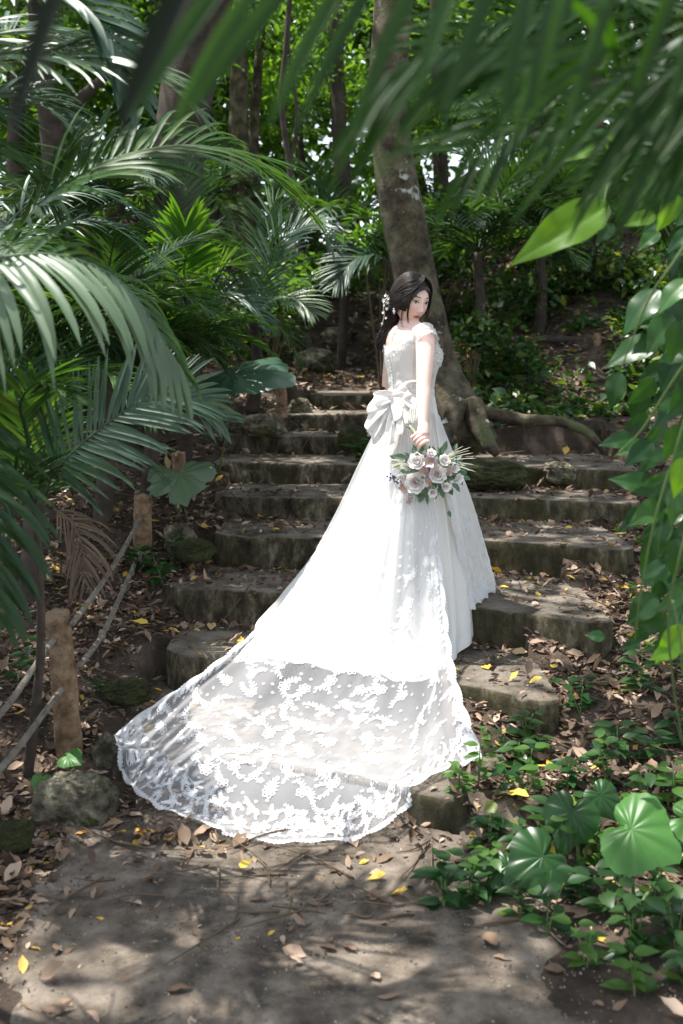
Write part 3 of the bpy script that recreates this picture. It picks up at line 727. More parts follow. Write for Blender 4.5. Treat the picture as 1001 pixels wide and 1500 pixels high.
# eyes, lashes, brows
M['eyewhite'] = plain('eye_white', (.75, .72, .70), .2); M['dark'] = plain('dark_lash', (.02, .012, .01), .5); M['iris'] = plain('dark_iris', (.025, .012, .008), .1)
def faceY(x, z):
    q = nrm(np.array([[x/.074, 0, z/.112]])); r = math.sqrt(max(1-(x/.074)**2-(z/.112)**2, .05))
    return headshape(np.array([[x/.074, r, z/.112]]))[0]
for sg in (1, -1):
    c = faceY(.031*sg, -.002)
    ew = obj('eye', *sphere(hw([c[0], c[1]-.0062, c[2]]), 1, 4, 3)[:2], mat=M['eyewhite'], parent=body) if False else None
    V, Q, T = sphere((0, 0, 0), 1, 20, 14); e = obj('eye', hw(V*[.0125, .0062, .0034]+[c[0], c[1]-.0032, c[2]]), Q, T, M['eyewhite'], body)
    V, Q, T = sphere((0, 0, 0), 1, 14, 10); obj('iris', hw(V*[.0052, .003, .0044]+[c[0]+.001, c[1]+.0014, c[2]-.0006]), Q, T, M['iris'], body)
    L = []
    for t in np.linspace(-1, 1, 9):
        xx = .031*sg+t*.0145*sg; zc = .0052*(1-t*t)-.001+(.0018*t); p = faceY(xx, zc); L.append([p[0], p[1]+.0014, zc])
    obj('eyelash', *tube(hw(np.array(L)), [.0006, .0016, .0020, .0022, .0024, .0024, .0022, .0018, .0006], 6, n=20), M['dark'], body)
    L = []
    for t in np.linspace(-1, 1, 9):
        xx = .032*sg+t*.017*sg; zc = .0215+.003*(1-t*t)+.001*t; p = faceY(xx, zc); L.append([p[0], p[1]+.001, zc])
    obj('eyebrow', *tube(hw(np.array(L)), [.0012, .002, .0023, .0023, .002, .0019, .0016, .0012, .0005], 6, n=20), M['dark'], body)

# hair
def hairmat():
    m, n, l = newmat('dark_brown_hair'); g = N_(n, 'ShaderNodeNewGeometry'); rp = ramp(n, [(0, (.008, .005, .004)), (1, (.028, .016, .011))]); l.new(g.outputs['Random Per Island'], rp.inputs[0])
    b = N_(n, 'ShaderNodeBsdfPrincipled', Roughness=.42); b.inputs['Specular IOR Level'].default_value = .4; l.new(rp.outputs[0], b.inputs['Base Color'])
    o = N_(n, 'ShaderNodeOutputMaterial'); l.new(b.outputs[0], o.inputs[0]); return m
M['hair'] = hairmat()
V, Q, T = sphere((0, 0, 0), 1, 90, 60)
def inface(n_):
    x, y, z = n_[..., 0]*.074, n_[..., 1], n_[..., 2]*.112
    return (y > .05) & (((x+.004)/.058)**2+((z+.052)/.104)**2 < 1) | (z < -.05) & (y > -.12) | (z < -.095)
def hairp(n_, off):
    n_ = nrm(n_); return hw(headshape(n_)+n_*off*np.array([1, 1, 1.05]))
hn = nrm(V); keep = ~inface(hn)
off = .011+.002*fbm(hn, 5, 3, 4)-.003*np.exp(-((hn[:, 0]*.074+.012)/.004)**2)*(hn[:, 2] > .3)
HV = hairp(hn, 0)+0*hn; HV = hw(headshape(hn)+hn*off[:, None])
fq = keep[Q].all(1); ft = keep[T].all(1)
hair = obj('hair', HV, Q[fq], T[ft], M['hair'], bride)
mb = MB(); r = np.random.default_rng(5)
knot = nrm(np.array([.50, -.75, -.42]))      # gathered low behind her right ear
for i in range(420):
    a = r.uniform(0, 2*math.pi)
    st = nrm(np.array([-.16+r.normal()*.05, r.uniform(-.35, .80), .9])) if i < 280 else nrm(np.array([r.uniform(-.9, .9), r.uniform(-.2, .55), r.uniform(.1, .9)]))
    en = nrm(knot+r.normal(size=3)*.16); sidev = np.sign(st[0]+.16) if i % 2 else r.choice([-1, 1])
    mid = nrm(st*.5+en*.5+np.array([sidev*.55, .12, .25]))
    t = np.linspace(0, 1, 14)[:, None]; path = nrm((1-t)**2*st+2*t*(1-t)*mid+t**2*en)
    if inface(path[:11]).any(): continue
    mb.add(*tube(hairp(path, .0125+r.uniform(0, .003)), [.0006, .0018, .0022, .0022, .0018, .0008], 5, n=14))
for i in range(150):   # side hair swept back over the ear to the knot
    z0 = r.uniform(-.55, .25); y0 = r.uniform(.18, .42)*(1 if z0 > -.2 else .5)
    st = nrm(np.array([.95, y0, z0])); en = nrm(knot+r.normal(size=3)*.10); t = np.linspace(0, 1, 10)[:, None]; path = nrm(st*(1-t)+en*t+np.array([.05, 0, -.12])*t*(1-t)*2)
    mb.add(*tube(hairp(path, .010+.006*np.sin(t[:, 0]*math.pi)[:, None]*r.uniform(.4, 1)+r.uniform(0, .002)), [.0008, .0022, .0024, .0022, .001], 5, n=12))
# side-swept fringe and face-framing locks
def lock(pts, rad, k=7, spread=.004):
    for _ in range(k):
        o = r.normal(size=3)*spread; P = np.array(pts, float)+np.linspace(.2, 1, len(pts))[:, None]*o
        mb.add(*tube(hw(P), [rad*.8, rad, rad, rad*.7, rad*.2], 5, n=20))
for s_ in np.linspace(0, 1, 12):   # her left side of the fringe (picture right)
    lock([[-.012, .050-.04*s_, .118], [-.030-.01*s_, .078-.035*s_, .095], [-.058, .070-.03*s_, .050], [-.074, .050-.025*s_, .005], [-.078, .030-.02*s_, -.045-.02*(s_ < .3)]], .0024, 5)
for s_ in np.linspace(0, 1, 12):   # her right side (picture left)
    lock([[-.010, .050-.05*s_, .118], [.014+.012*s_, .084-.035*s_, .100], [.050, .080-.035*s_, .055], [.072, .050-.03*s_, .015], [.082, .010-.02*s_, -.020]], .0024, 5)
lock([[.030, .085, .075], [.056, .074, .030], [.060, .070, -.02], [.056, .068, -.065], [.046, .072, -.10]], .0018, 7, .0025)
lock([[.045, .075, .065], [.066, .05, .01], [.070, .045, -.05], [.064, .045, -.10], [.058, .05, -.125]], .0014, 4, .003)
lock([[-.045, .07, .07], [-.068, .062, .02], [-.072, .058, -.03], [-.066, .058, -.07], [-.06, .06, -.09]], .0018, 6, .003)
V, Q, T = mb.get(); obj('hair_strands', V, Q, T, M['hair'], hair)
# ponytail
mb = MB()
k0 = hairp(knot[None], .012)[0]
tail = [k0+[0, 0, .01], W(577, 462, 5.24), W(570, 480, 5.26), W(561, 493, 5.25), W(556, 503, 5.24)]
mb.add(*tube(tail, [.026, .028, .024, .016, .005], 20, n=30, rough=.1))
for i in range(150):
    o = r.normal(size=3)*.011; oo_ = r.normal(size=3)*.006
    P = [tail[0]+o*.7, tail[1]+o*1.35+oo_, tail[2]+o*1.3-oo_, tail[3]+o*.9+oo_, tail[4]+o*.5+[r.normal()*.008, 0, r.uniform(-.04, .02)]]
    mb.add(*tube(P, [.0025, .003, .003, .0022, .0006], 5, n=16))
V, Q, T = mb.get(); pt = obj('ponytail', V, Q, T, M['hair'], hair)
# white floral hair ornament and earring
M['ivory'] = plain('ivory_petal', (.85, .82, .74), .6, tr=.2); M['gold'] = plain('gold_wire', (.7, .55, .3), .3)
mb = MB(); PV, PQ = leaf_template(5, 1, .75, .3, -.25, peak=.6)
for (x, y, s) in [(566, 433, .011), (563, 440, .012), (568, 443, .011), (564, 447, .009), (567, 452, .010), (562, 458, .009), (566, 466, .008), (560, 474, .007), (569, 438, .012)]:
    c = W(x, y, 5.17); f = nrm(np.array([-.5, -.8, .2])+r.normal(size=3)*.3); u = nrm(np.cross(f, [0, 0, 1.])); v_ = np.cross(f, u)
    A = np.linspace(0, 2*math.pi, 6)[:-1]
    Mx = np.array([np.stack([np.cross(nrm(math.cos(a)*u+math.sin(a)*v_+f*.35), f), nrm(math.cos(a)*u+math.sin(a)*v_+f*.35), f], -1)*s for a in A])
    mb.add(*stamp(PV, PQ, Mx, np.tile(c, (5, 1))))
mb.add(*tube([W(569, 432, 5.17), W(562, 445, 5.16), W(563, 462, 5.18), W(559, 478, 5.2)], .0012, 5, n=16))
V, Q, T = mb.get(); obj('hair_flowers', V, Q, T, M['ivory'], hair)
ec = hw([.080, -.006, -.052]); mb = MB()
for dz, s in ((0, .0055), (-.011, .0065), (-.02, .004)): mb.add(*sphere(ec+[0, 0, dz], s, 10, 8))
V, Q, T = mb.get(); obj('earring', V, Q, T, M['ivory'], body)

# ---------------------------------------------------------------- dress
def cloth(name, c, tr, alpha=1, rough=.5, weave=260, sheen=.3, bump=.06, spec=.3):
    m, n, l = newmat(name)
    tc = N_(n, 'ShaderNodeTexCoord')
    ns = N_(n, 'ShaderNodeTexNoise', Scale=float(weave), Detail=3.); l.new(tc.outputs['Object'], ns.inputs['Vector'])
    n2 = N_(n, 'ShaderNodeTexNoise', Scale=9., Detail=5., Distortion=1.5); l.new(tc.outputs['Object'], n2.inputs['Vector'])
    ad = N_(n, 'ShaderNodeMath', operation='MULTIPLY_ADD'); l.new(n2.outputs['Fac'], ad.inputs[0]); ad.inputs[1].default_value = 2.; l.new(ns.outputs['Fac'], ad.inputs[2])
    bp = N_(n, 'ShaderNodeBump', Strength=bump*3, Distance=.004); l.new(ad.outputs[0], bp.inputs['Height'])
    b = N_(n, 'ShaderNodeBsdfPrincipled', Roughness=rough); b.inputs['Base Color'].default_value = (*c, 1); b.inputs['Sheen Weight'].default_value = sheen
    b.inputs['Specular IOR Level'].default_value = spec
    l.new(bp.outputs[0], b.inputs['Normal'])
    out = b.outputs[0]
    if tr:
        t = N_(n, 'ShaderNodeBsdfTranslucent'); t.inputs['Color'].default_value = (*c, 1); ms = N_(n, 'ShaderNodeMixShader'); ms.inputs[0].default_value = tr
        l.new(out, ms.inputs[1]); l.new(t.outputs[0], ms.inputs[2]); out = ms.outputs[0]
    if alpha < 1:
        t = N_(n, 'ShaderNodeBsdfTransparent'); ms = N_(n, 'ShaderNodeMixShader'); ms.inputs[0].default_value = alpha
        if name.startswith('sheer'):   # denser where the net is seen edge-on or gathered
            lw = N_(n, 'ShaderNodeLayerWeight', Blend=.35); mr = N_(n, 'ShaderNodeMapRange'); mr.inputs['To Min'].default_value = alpha; mr.inputs['To Max'].default_value = .62
            l.new(lw.outputs['Facing'], mr.inputs[0]); l.new(mr.outputs[0], ms.inputs[0])
        l.new(t.outputs[0], ms.inputs[1]); l.new(out, ms.inputs[2]); out = ms.outputs[0]
    o = N_(n, 'ShaderNodeOutputMaterial'); l.new(out, o.inputs[0]); return m
M['satin'] = cloth('white_satin', (.82, .805, .765), .2, rough=.42, weave=60, bump=.05)
M['sheer'] = cloth('sheer_tulle', (.72, .725, .75), .35, alpha=.26, rough=.7)
M['lace'] = cloth('white_lace', (.88, .88, .89), .2, alpha=.66, rough=.75, weave=400, bump=.2)
M['lacenet'] = cloth('lace_net', (.86, .85, .82), .3, alpha=.8, rough=.8, weave=300, bump=.25)

# bodice
def ztop(phi):
    d = 180-np.abs(np.degrees(phi)); a = np.abs(np.degrees(phi))
    back = 1.672+.068*np.clip(d/62, 0, 1)**1.1
    front = 1.700+.018*np.sin(np.clip(a/60, 0, 1)*math.pi)-.012*np.exp(-(a/10)**2)
    t = np.clip((a-60)/50, 0, 1); t = t*t*(3-2*t)
    return front*(1-t)+back*t
ph = np.radians(np.linspace(-180, 180, 121)[:-1]); tt = np.linspace(0, 1, 60)
Pg, Tg = np.meshgrid(ph, tt, indexing='ij')
Zg = 1.462+(ztop(Pg)-1.462)*Tg
BV = torso(Zg, Pg, .007)
BV[..., :] += (TF*np.cos(Pg)[..., None]+TL*np.sin(Pg)[..., None])*((.0018*np.sin(Zg*140+3*np.sin(Pg*3))*np.exp(-((np.abs(np.degrees(Pg))-120)/60)**2))*np.clip((1.62-Zg)/.1, 0, 1))[..., None]
top_in = torso(Zg[:, -1], Pg[:, 0], .001)[:, None, :]+[0, 0, -.001]
BV2 = np.concatenate([BV, top_in, torso(Zg[:, -1]-.03, Pg[:, 0], -.004)[:, None, :]], 1)
dress = obj('dress', BV2.reshape(-1, 3), grid_quads(len(ph), BV2.shape[1], closed=True), None, M['satin'], bride)
# seams down the back and the button placket
for d in (172, -172, 150, -150, 120, -120, -95, 35, -35, -65):
    z_ = np.linspace(1.47, 1.655 if abs(d) > 140 else 1.69, 14); obj('seam', *tube(torso(z_, np.full(14, R(d)), .008), .0016, 6, n=20), M['satin'], dress)
mb = MB()
for z_ in np.linspace(1.475, 1.655, 12): mb.add(*sphere(torso(np.array([z_]), np.array([R(180)]), .011)[0], .0045, 10, 8))
V, Q, T = mb.get(); obj('buttons', V, Q, T, M['lace'], dress)
# little lace flowers on bodice and sleeves
FL, FLQ = leaf_template(4, 1, .8, .35, .0, peak=.6)
def flowers(mb, C, Nn, s, r, petals=5):
    for c, n_, s_ in zip(C, Nn, s):
        n_ = nrm(n_); u = nrm(np.cross(n_, r.normal(size=3))); v_ = np.cross(n_, u); a0 = r.uniform(0, 6)
        A = a0+np.linspace(0, 2*math.pi, petals+1)[:-1]
        D = [nrm(math.cos(a)*u+math.sin(a)*v_+n_*.3) for a in A]
        Mx = np.array([np.stack([np.cross(d, n_), d, n_], -1)*s_ for d in D]); mb.add(*stamp(FL, FLQ, Mx, np.tile(c, (petals, 1))))
mb = MB()
C = []; Nn = []
for d in np.linspace(-180, 180, 72):
    for _ in range(2):
        p_ = R(d); z_ = float(ztop(np.array([p_]))[0])-r.uniform(-.004, .035); C.append(torso(np.array([z_]), np.array([p_]), .010)[0]); Nn.append(TF*math.cos(p_)+TL*math.sin(p_)+r.normal(size=3)*.2)
for _ in range(90):
    p_ = R(r.uniform(-75, 60)); z_ = r.uniform(1.58, 1.71); C.append(torso(np.array([z_]), np.array([p_]), .010)[0]); Nn.append(TF*math.cos(p_)+TL*math.sin(p_)+r.normal(size=3)*.3)
flowers(mb, C, Nn, r.uniform(.005, .009, len(C)), r)
V, Q, T = mb.get(); obj('bodice_lace', V, Q, T, M['lace'], dress)
# off-shoulder sleeves
for S, out in ((RS, -TL), (LS, TL)):
    th = np.linspace(-.1, 1.0, 26); a = np.radians(np.linspace(0, 360, 61)[:-1])
    A_, Th = np.meshgrid(a, th, indexing='ij')
    # cap around the upper arm: axis slopes outwards and down
    ax_ = nrm(out*.75-UP*.66); u = TF; v_ = nrm(np.cross(ax_, u)); v_ = v_ if v_[2] > 0 else -v_
    rad = .055-.004*Th+.0012*np.sin(A_*13)*Th
    c = S-ax_*.030+ax_*(Th*.066)[..., None]
    SV = c+rad[..., None]*(np.cos(A_)[..., None]*u*1.04+np.sin(A_)[..., None]*v_)
    SV[..., 2] += .002*np.sin(A_*9)*Th
    sl_ = obj('sleeve', SV.reshape(-1, 3), grid_quads(60, 26, closed=True), None, M['lacenet'], dress)
    mb = MB(); ii = r.integers(0, 60, 110); jj = r.integers(2, 26, 110); C = SV[ii, jj]; Nn = C-c[ii, jj]
    flowers(mb, C+nrm(Nn)*.002, Nn, r.uniform(.005, .008, 110), r); V, Q, T = mb.get(); obj('sleeve_lace', V, Q, T, M['lace'], sl_)

# skirt and train
def ring0(th, off=0):
    return torso(np.array([1.474]), np.array([R(th-25)]), .010+off)[0]
def guide(th, pts, n, off=0, top=True):
    P = ([ring0(th, off)] if top else [])+[W(*p) for p in pts]
    return catmull(P, n)
def loft(gs, nv, closed=False):
    gs = np.array(gs); nu = gs.shape[1]
    src = np.concatenate([gs[-3:], gs, gs[:3]]) if closed else gs
    m = len(src); o = 3 if closed else 0
    if not closed:
        src = np.concatenate([2*gs[:1]-gs[1:2], gs, 2*gs[-1:]-gs[-2:-1]]); o = 1
    k = len(gs) if closed else len(gs)-1
    t = np.linspace(0, k, nv, endpoint=not closed); i = np.clip(np.floor(t).astype(int), 0, k-1); u = (t-i)[:, None, None]; i = i+o
    a, b, c, d = src[i-1], src[i], src[i+1], src[i+2]
    return .5*((2*b)+(-a+c)*u+(2*a-5*b+4*c-d)*u*u+(-a+3*b-3*c+d)*u**3)
def normals(S):
    du = np.gradient(S, axis=1); dv = np.gradient(S, axis=0); return nrm(np.cross(dv, du))
NU = 150
SG = [guide(0, [(646,635,5.2),(672,700,5.25),(697,780,5.32),(712,830,5.36),(717,857,5.38)], NU),
 guide(-35, [(645,640,5.05),(664,730,5.04),(680,830,5.06),(689,900,5.08),(690,929,5.05)], NU),
 guide(-60, [(627,640,5.0),(640,750,4.95),(650,850,4.86),(655,930,4.76),(652,985,4.60)], NU),
 guide(-90, [(602,650,4.94),(600,760,4.80),(596,880,4.67),(592,960,4.52),(590,996,4.43)], NU),
 guide(-115, [(585,650,4.97),(560,760,4.84),(530,880,4.70),(505,950,4.58),(490,980,4.52)], NU),
 guide(-150, [(566,640,5.10),(530,720,5.02),(482,820,4.90),(425,910,4.74),(385,965,4.64)], NU),
 guide(180, [(556,640,5.2),(502,745,5.1),(461,820,5.0),(405,905,4.85),(352,960,4.72)], NU),
 guide(140, [(545,660,5.4),(520,740,5.45),(480,800,5.4),(450,840,5.4),(430,868,5.35)], NU),
 guide(90, [(590,660,5.45),(590,740,5.6),(590,810,5.68),(590,840,5.68)], NU),
 guide(45, [(640,650,5.4),(665,740,5.55),(685,800,5.6),(695,840,5.6)], NU)]
S = loft(SG, 420, True)
Nm = normals(S); vv = np.linspace(0, 2*math.pi, 420, endpoint=False)[:, None]; uu = np.linspace(0, 1, NU)[None]
if np.mean(Nm[100:130, 60]@np.array([0, -1, 0])) < 0: Nm = -Nm
fold = (np.sin(vv*19+1.5*np.sin(vv*3)+.5*np.sin(uu*5))*.55+np.sin(vv*31+2*np.sin(vv*2))*.3+np.sin(vv*9+1)*.7)
S = S+Nm*(fold*.021*np.clip(uu*1.5, 0, 1)**1.1)[..., None]
S = S+Nm*(np.sin(vv*57)*.0035*np.clip(1-uu*3, 0, 1)*np.clip(uu*20, 0, 1))[..., None]
S[..., 2] = np.maximum(S[..., 2], surf(S[..., 0], S[..., 1])+.012)
obj('skirt', S.reshape(-1, 3), grid_quads(420, NU, closed=True), None, M['satin'], dress)
# waist band
ph = np.radians(np.linspace(-180, 180, 91)[:-1])
rows = [torso(np.full(90, z_), ph, o_) for z_, o_ in ((1.452, .006), (1.455, .012), (1.463, .014), (1.475, .0145), (1.486, .012), (1.49, .007))]
obj('waistband', np.stack(rows, 1).reshape(-1, 3), grid_quads(90, 6, closed=True), None, M['satin'], dress)
NU = 220; NV = 300
TG = [[(566,600,5.13),(527,680,5.07),(489,760,4.99),(420,880,4.77),(320,970,4.5),(205,1050,4.28),(168,1082,4.23)],
 [(572,600,5.06),(532,700,4.96),(480,800,4.83),(400,920,4.64),(300,1010,4.4),(215,1085,4.15),(178,1128,4.08)],
 [(580,600,5.0),(550,720,4.85),(505,840,4.70),(430,950,4.50),(330,1060,4.2),(255,1130,3.95),(212,1168,3.90)],
 [(588,600,4.98),(562,740,4.81),(520,870,4.64),(460,980,4.43),(380,1080,4.12),(325,1160,3.86),(300,1222,3.74)],
 [(594,600,4.96),(575,750,4.77),(550,890,4.58),(510,1000,4.36),(460,1090,4.06),(425,1170,3.80),(402,1246,3.635)],
 [(600,600,4.95),(588,760,4.75),(575,890,4.56),(555,1000,4.34),(525,1090,4.04),(505,1170,3.78),(492,1240,3.655)],
 [(606,600,4.96),(602,760,4.76),(600,890,4.56),(598,1000,4.32),(592,1080,4.05),(582,1150,3.78),(572,1202,3.67)],
 [(614,600,4.98),(618,740,4.84),(625,860,4.68),(634,960,4.48),(640,1040,4.24),(641,1100,4.0),(640,1141,3.86)],
 [(622,600,5.02),(632,700,4.94),(641,800,4.81),(653,915,4.60),(668,1000,4.36),(688,1065,4.17),(705,1110,4.05)]]
TS = loft([catmull([W(*p) for p in g], NU) for g in TG], NV)
Nt = normals(TS)
if np.mean(Nt[100:200, 100]@np.array([0, -.5, .8])) < 0: Nt = -Nt
vv = np.linspace(0, 1, NV)[:, None]; uu = np.linspace(0, 1, NU)[None]
fold = np.sin(vv*46+3*np.sin(vv*7))*.5+np.sin(vv*95+2*np.sin(vv*11))*.22+np.sin(vv*21+2.*uu)*.8
edge = np.clip(np.minimum(vv, 1-vv)/.04, 0, 1)
TS = TS+Nt*(fold*.011*np.clip(uu*1.3, 0, 1)*(1-.5*uu)*edge)[..., None]+Nt*.006
floorz = surf(TS[..., 0], TS[..., 1]); floorz = np.maximum(floorz, np.maximum(stepz(TS[..., 0], TS[..., 1]+.02), 0))
TS[..., 2] = np.maximum(TS[..., 2], floorz+.020+.006*(1+fold)*.5)
train = obj('train', TS.reshape(-1, 3), grid_quads(NV, NU), None, M['sheer'], dress)
# lace motifs mapped on the train
def sample(S, v, u):
    nv, nu = S.shape[:2]; v = np.clip(v, 0, nv-1.001); u = np.clip(u, 0, nu-1.001); i = v.astype(int); j = u.astype(int); a = (v-i)[:, None]; b = (u-j)[:, None]
    return S[i, j]*(1-a)*(1-b)+S[i+1, j]*a*(1-b)+S[i, j+1]*(1-a)*b+S[i+1, j+1]*a*b
P5, P5Q = leaf_template(6, 1, .95, 0, 0, peak=.62); LF, LFQ = leaf_template(5, 1, .42, 0, 0, peak=.42)
def rot2(a, s): return np.array([[math.cos(a), math.sin(a), 0], [-math.sin(a), math.cos(a), 0], [0, 0, 1]]).T*s
def motif(kind, r):
    mb = MB()
    def put(t, q, a, s, x, y, sx=1): mb.add(*stamp(t*np.array([sx, 1, 1]), q, rot2(a, s)[None], np.array([[x, y, 0]])))
    def ring(a, s, x, y):   # open petal outline with a small filled heart
        q = np.linspace(0, 2*math.pi, 19); px_ = .42*np.sin(q)*(1+.25*np.cos(q)); py_ = .5-.5*np.cos(q); o_ = np.stack([px_, py_*1.0, q*0], -1); c_ = np.array([0, .55, 0]); n_ = c_+(o_-c_)*.62
        mb.add(*stamp(np.stack([o_, n_], 1).reshape(-1, 3), grid_quads(19, 2), rot2(a, s)[None], np.array([[x, y, 0]])))
    def flower(x, y, s, n=5):
        a0 = r.uniform(0, 6)
        for i in range(n): ring(a0+i*2*math.pi/n, s, x, y)
        for i in range(n): put(P5, P5Q, a0+.6+i*2*math.pi/n, s*.42, x, y, .7)
    def spray(a, L, n=6, s=.028, bend=.6):
        x = y = 0; st = L/n; pts = [(0, 0)]
        for i in range(n):
            a += bend/n; x -= math.sin(a)*st; y += math.cos(a)*st; pts.append((x, y))
            for sd in (-1, 1): put(LF, LFQ, a+sd*r.uniform(.6, .95), s*(1.15-.5*i/n)*r.uniform(.85, 1.15), x, y, 1.1)
        put(LF, LFQ, a, s*.8, x, y)
        pts = np.array(pts); w_ = .0016; d = np.gradient(pts, axis=0); nn_ = nrm(np.stack([-d[:, 1], d[:, 0]], -1))*w_
        Vv = np.stack([np.column_stack([pts-nn_, np.zeros(len(pts))]), np.column_stack([pts+nn_, np.zeros(len(pts))])], 1)
        mb.add(Vv.reshape(-1, 3), grid_quads(len(pts), 2))
    if kind == 0:
        flower(0, 0, .033, 6); spray(r.uniform(0, 6.28), .085, 5, .025, 1.2); spray(r.uniform(0, 6.28), .075, 4, .024, -1.2)
    elif kind == 1:
        a = r.uniform(0, 6.28); spray(a, .11, 6, .025, r.uniform(-2, 2)); flower(0, 0, .028, 5); flower(.040, .02, .019, 5); flower(-.02, .034, .017, 5)
    elif kind == 2:
        for i in range(3): spray(r.uniform(0, 6.28), .055, 4, .019, r.uniform(-1, 1))
        flower(0, 0, .022, 5)
    elif kind == 3:
        flower(0, 0, .017, 5)
    else: spray(r.uniform(0, 6.28), .06, 5, .015, r.uniform(-1, 1))
    return mb.get()
def place(mbx, S, Nn, v0, u0, kind, r, sc_=1.0, off=.003):
    V, Q, T = motif(kind, r)
    i, j = int(v0), int(u0); nv, nu = S.shape[:2]; i = min(max(i, 2), nv-3); j = min(max(j, 2), nu-3)
    dv = np.linalg.norm(S[i+2, j]-S[i-2, j])/4; du = np.linalg.norm(S[i, j+2]-S[i, j-2])/4
    v = v0+V[:, 0]*sc_/dv; u = u0+V[:, 1]*sc_/du
    ok = (v > 0) & (v < nv-1) & (u > 0) & (u < nu-1)
    P = sample(S, v, u)+sample(Nn, v, u)*(off+.0015*r.random())
    Q = Q[ok[Q].all(1)]
    if len(Q): mbx.add(P, Q)
Nt2 = normals(TS); Nt2 = Nt2*np.sign(np.mean(Nt2[100:200, 100]@np.array([0, -.5, .8])))
mb = MB(); r = np.random.default_rng(12); placed = []
def tryput(v, u, mind, kind, sc_=1.):
    p = sample(TS, np.array([v*(NV-1)]), np.array([u*(NU-1)]))[0]
    if any(np.linalg.norm(p-q) < mind for q in placed): return
    placed.append(p); place(mb, TS, Nt2, v*(NV-1), u*(NU-1), kind, r, sc_)
for i in range(1500): tryput(r.uniform(.03, .97), r.uniform(.34, .91), .080, r.choice([0, 1, 0, 0]), .80)
for i in range(160): tryput(r.uniform(.02, .98), r.uniform(.40, .93), .075, r.choice([2, 3, 4]), .85)
for i in range(900): tryput(r.uniform(.02, .98), r.uniform(.3, .95), .034, 3, .45)
np_ = 150
for i in range(np_): place(mb, TS, Nt2, (i+.5)/np_*(NV-1), (.955+.022*math.sin(i*1.3))*(NU-1), [0, 2, 1, 2][i % 4], r, .5)
for i in range(60): place(mb, TS, Nt2, (.985)*(NV-1), (.45+.55*i/60)*(NU-1), [2, 3][i % 2], r, .7)
for i in range(60): place(mb, TS, Nt2, (.012)*(NV-1), (.5+.5*i/60)*(NU-1), [2, 3][i % 2], r, .7)
# scalloped rim
def rim(E, Nn, out, step=.015, s=.017):
    L = np.concatenate([[0], np.cumsum(np.linalg.norm(np.diff(E, axis=0), axis=1))]); q = np.arange(0, L[-1], step)
    P = np.stack([np.interp(q, L, E[:, c]) for c in range(3)], -1); O = nrm(np.stack([np.interp(q, L, out[:, c]) for c in range(3)], -1)); N2 = nrm(np.stack([np.interp(q, L, Nn[:, c]) for c in range(3)], -1))
    x = np.cross(O, N2); ss = s*(.7+.7*np.abs(np.sin(q*26)))
    Mx = np.stack([x, O, N2], -1)*ss[:, None, None]; mb.add(*stamp(P5*[1.25, 1, 1], P5Q, Mx, P-O*.012+N2*.002))
rim(TS[:, -1], Nt2[:, -1], TS[:, -1]-TS[:, -4]); rim(TS[-1, 90:], Nt2[-1, 90:], TS[-1, 90:]-TS[-4, 90:]); rim(TS[0, 90:], Nt2[0, 90:], TS[0, 90:]-TS[3, 90:])
V, Q, T = mb.get(); V[:, 2] = np.maximum(V[:, 2], surf(V[:, 0], V[:, 1])+.010)
obj('train_lace', V, Q, T, M['lace'], train)
# lace overlay on the right of the skirt
OG = [[(634,600,5.02),(645,680,5.0),(656,740,4.98),(668,800,4.98),(682,860,5.0),(688,893,5.0)],
      [(642,610,5.1),(660,680,5.10),(675,740,5.12),(690,800,5.15),(700,850,5.17),(706,880,5.18)],
      [(641,610,5.2),(664,670,5.24),(687,730,5.3),(704,790,5.35),(717,840,5.38),(722,863,5.4)],
      [(640,610,5.32),(660,680,5.42),(680,740,5.5),(700,800,5.55),(716,856,5.55)]]
OS = loft([catmull([W(*p) for p in g], 120) for g in OG], 120); No = normals(OS); No = No*np.sign(np.mean(No[20:60, 60]@np.array([.5, -.8, .2])))
vv = np.linspace(0, 1, 120)[:, None]; uu = np.linspace(0, 1, 120)[None]
OS = OS+No*((np.sin(vv*34+2*np.sin(vv*5))*.010+np.sin(vv*71)*.004)*np.clip(uu*1.4, 0, 1))[..., None]+No*.008
OS[..., 2] = np.maximum(OS[..., 2], surf(OS[..., 0], OS[..., 1])+.012)
ov = obj('lace_overskirt', OS.reshape(-1, 3), grid_quads(120, 120), None, M['lacenet'], dress)
mb = MB()
for i in range(46): place(mb, OS, No, r.uniform(0, 119), 119*r.uniform(.3, 1)**.7, r.choice([0, 1, 2, 3]), r, .8, .002)
for i in range(34): place(mb, OS, No, 119*(i+.5)/34, 112, [2, 0, 3][i % 3], r, .7, .002)
for i in range(26): place(mb, OS, No, 3, 119*(.3+.7*i/26), 2+i % 2, r, .7, .002)
rim(OS[:, -1], No[:, -1], OS[:, -1]-OS[:, -4]); rim(OS[0, 30:], No[0, 30:], OS[0, 30:]-OS[3, 30:])
V, Q, T = mb.get(); obj('overskirt_lace', V, Q, T, M['lace'], ov)
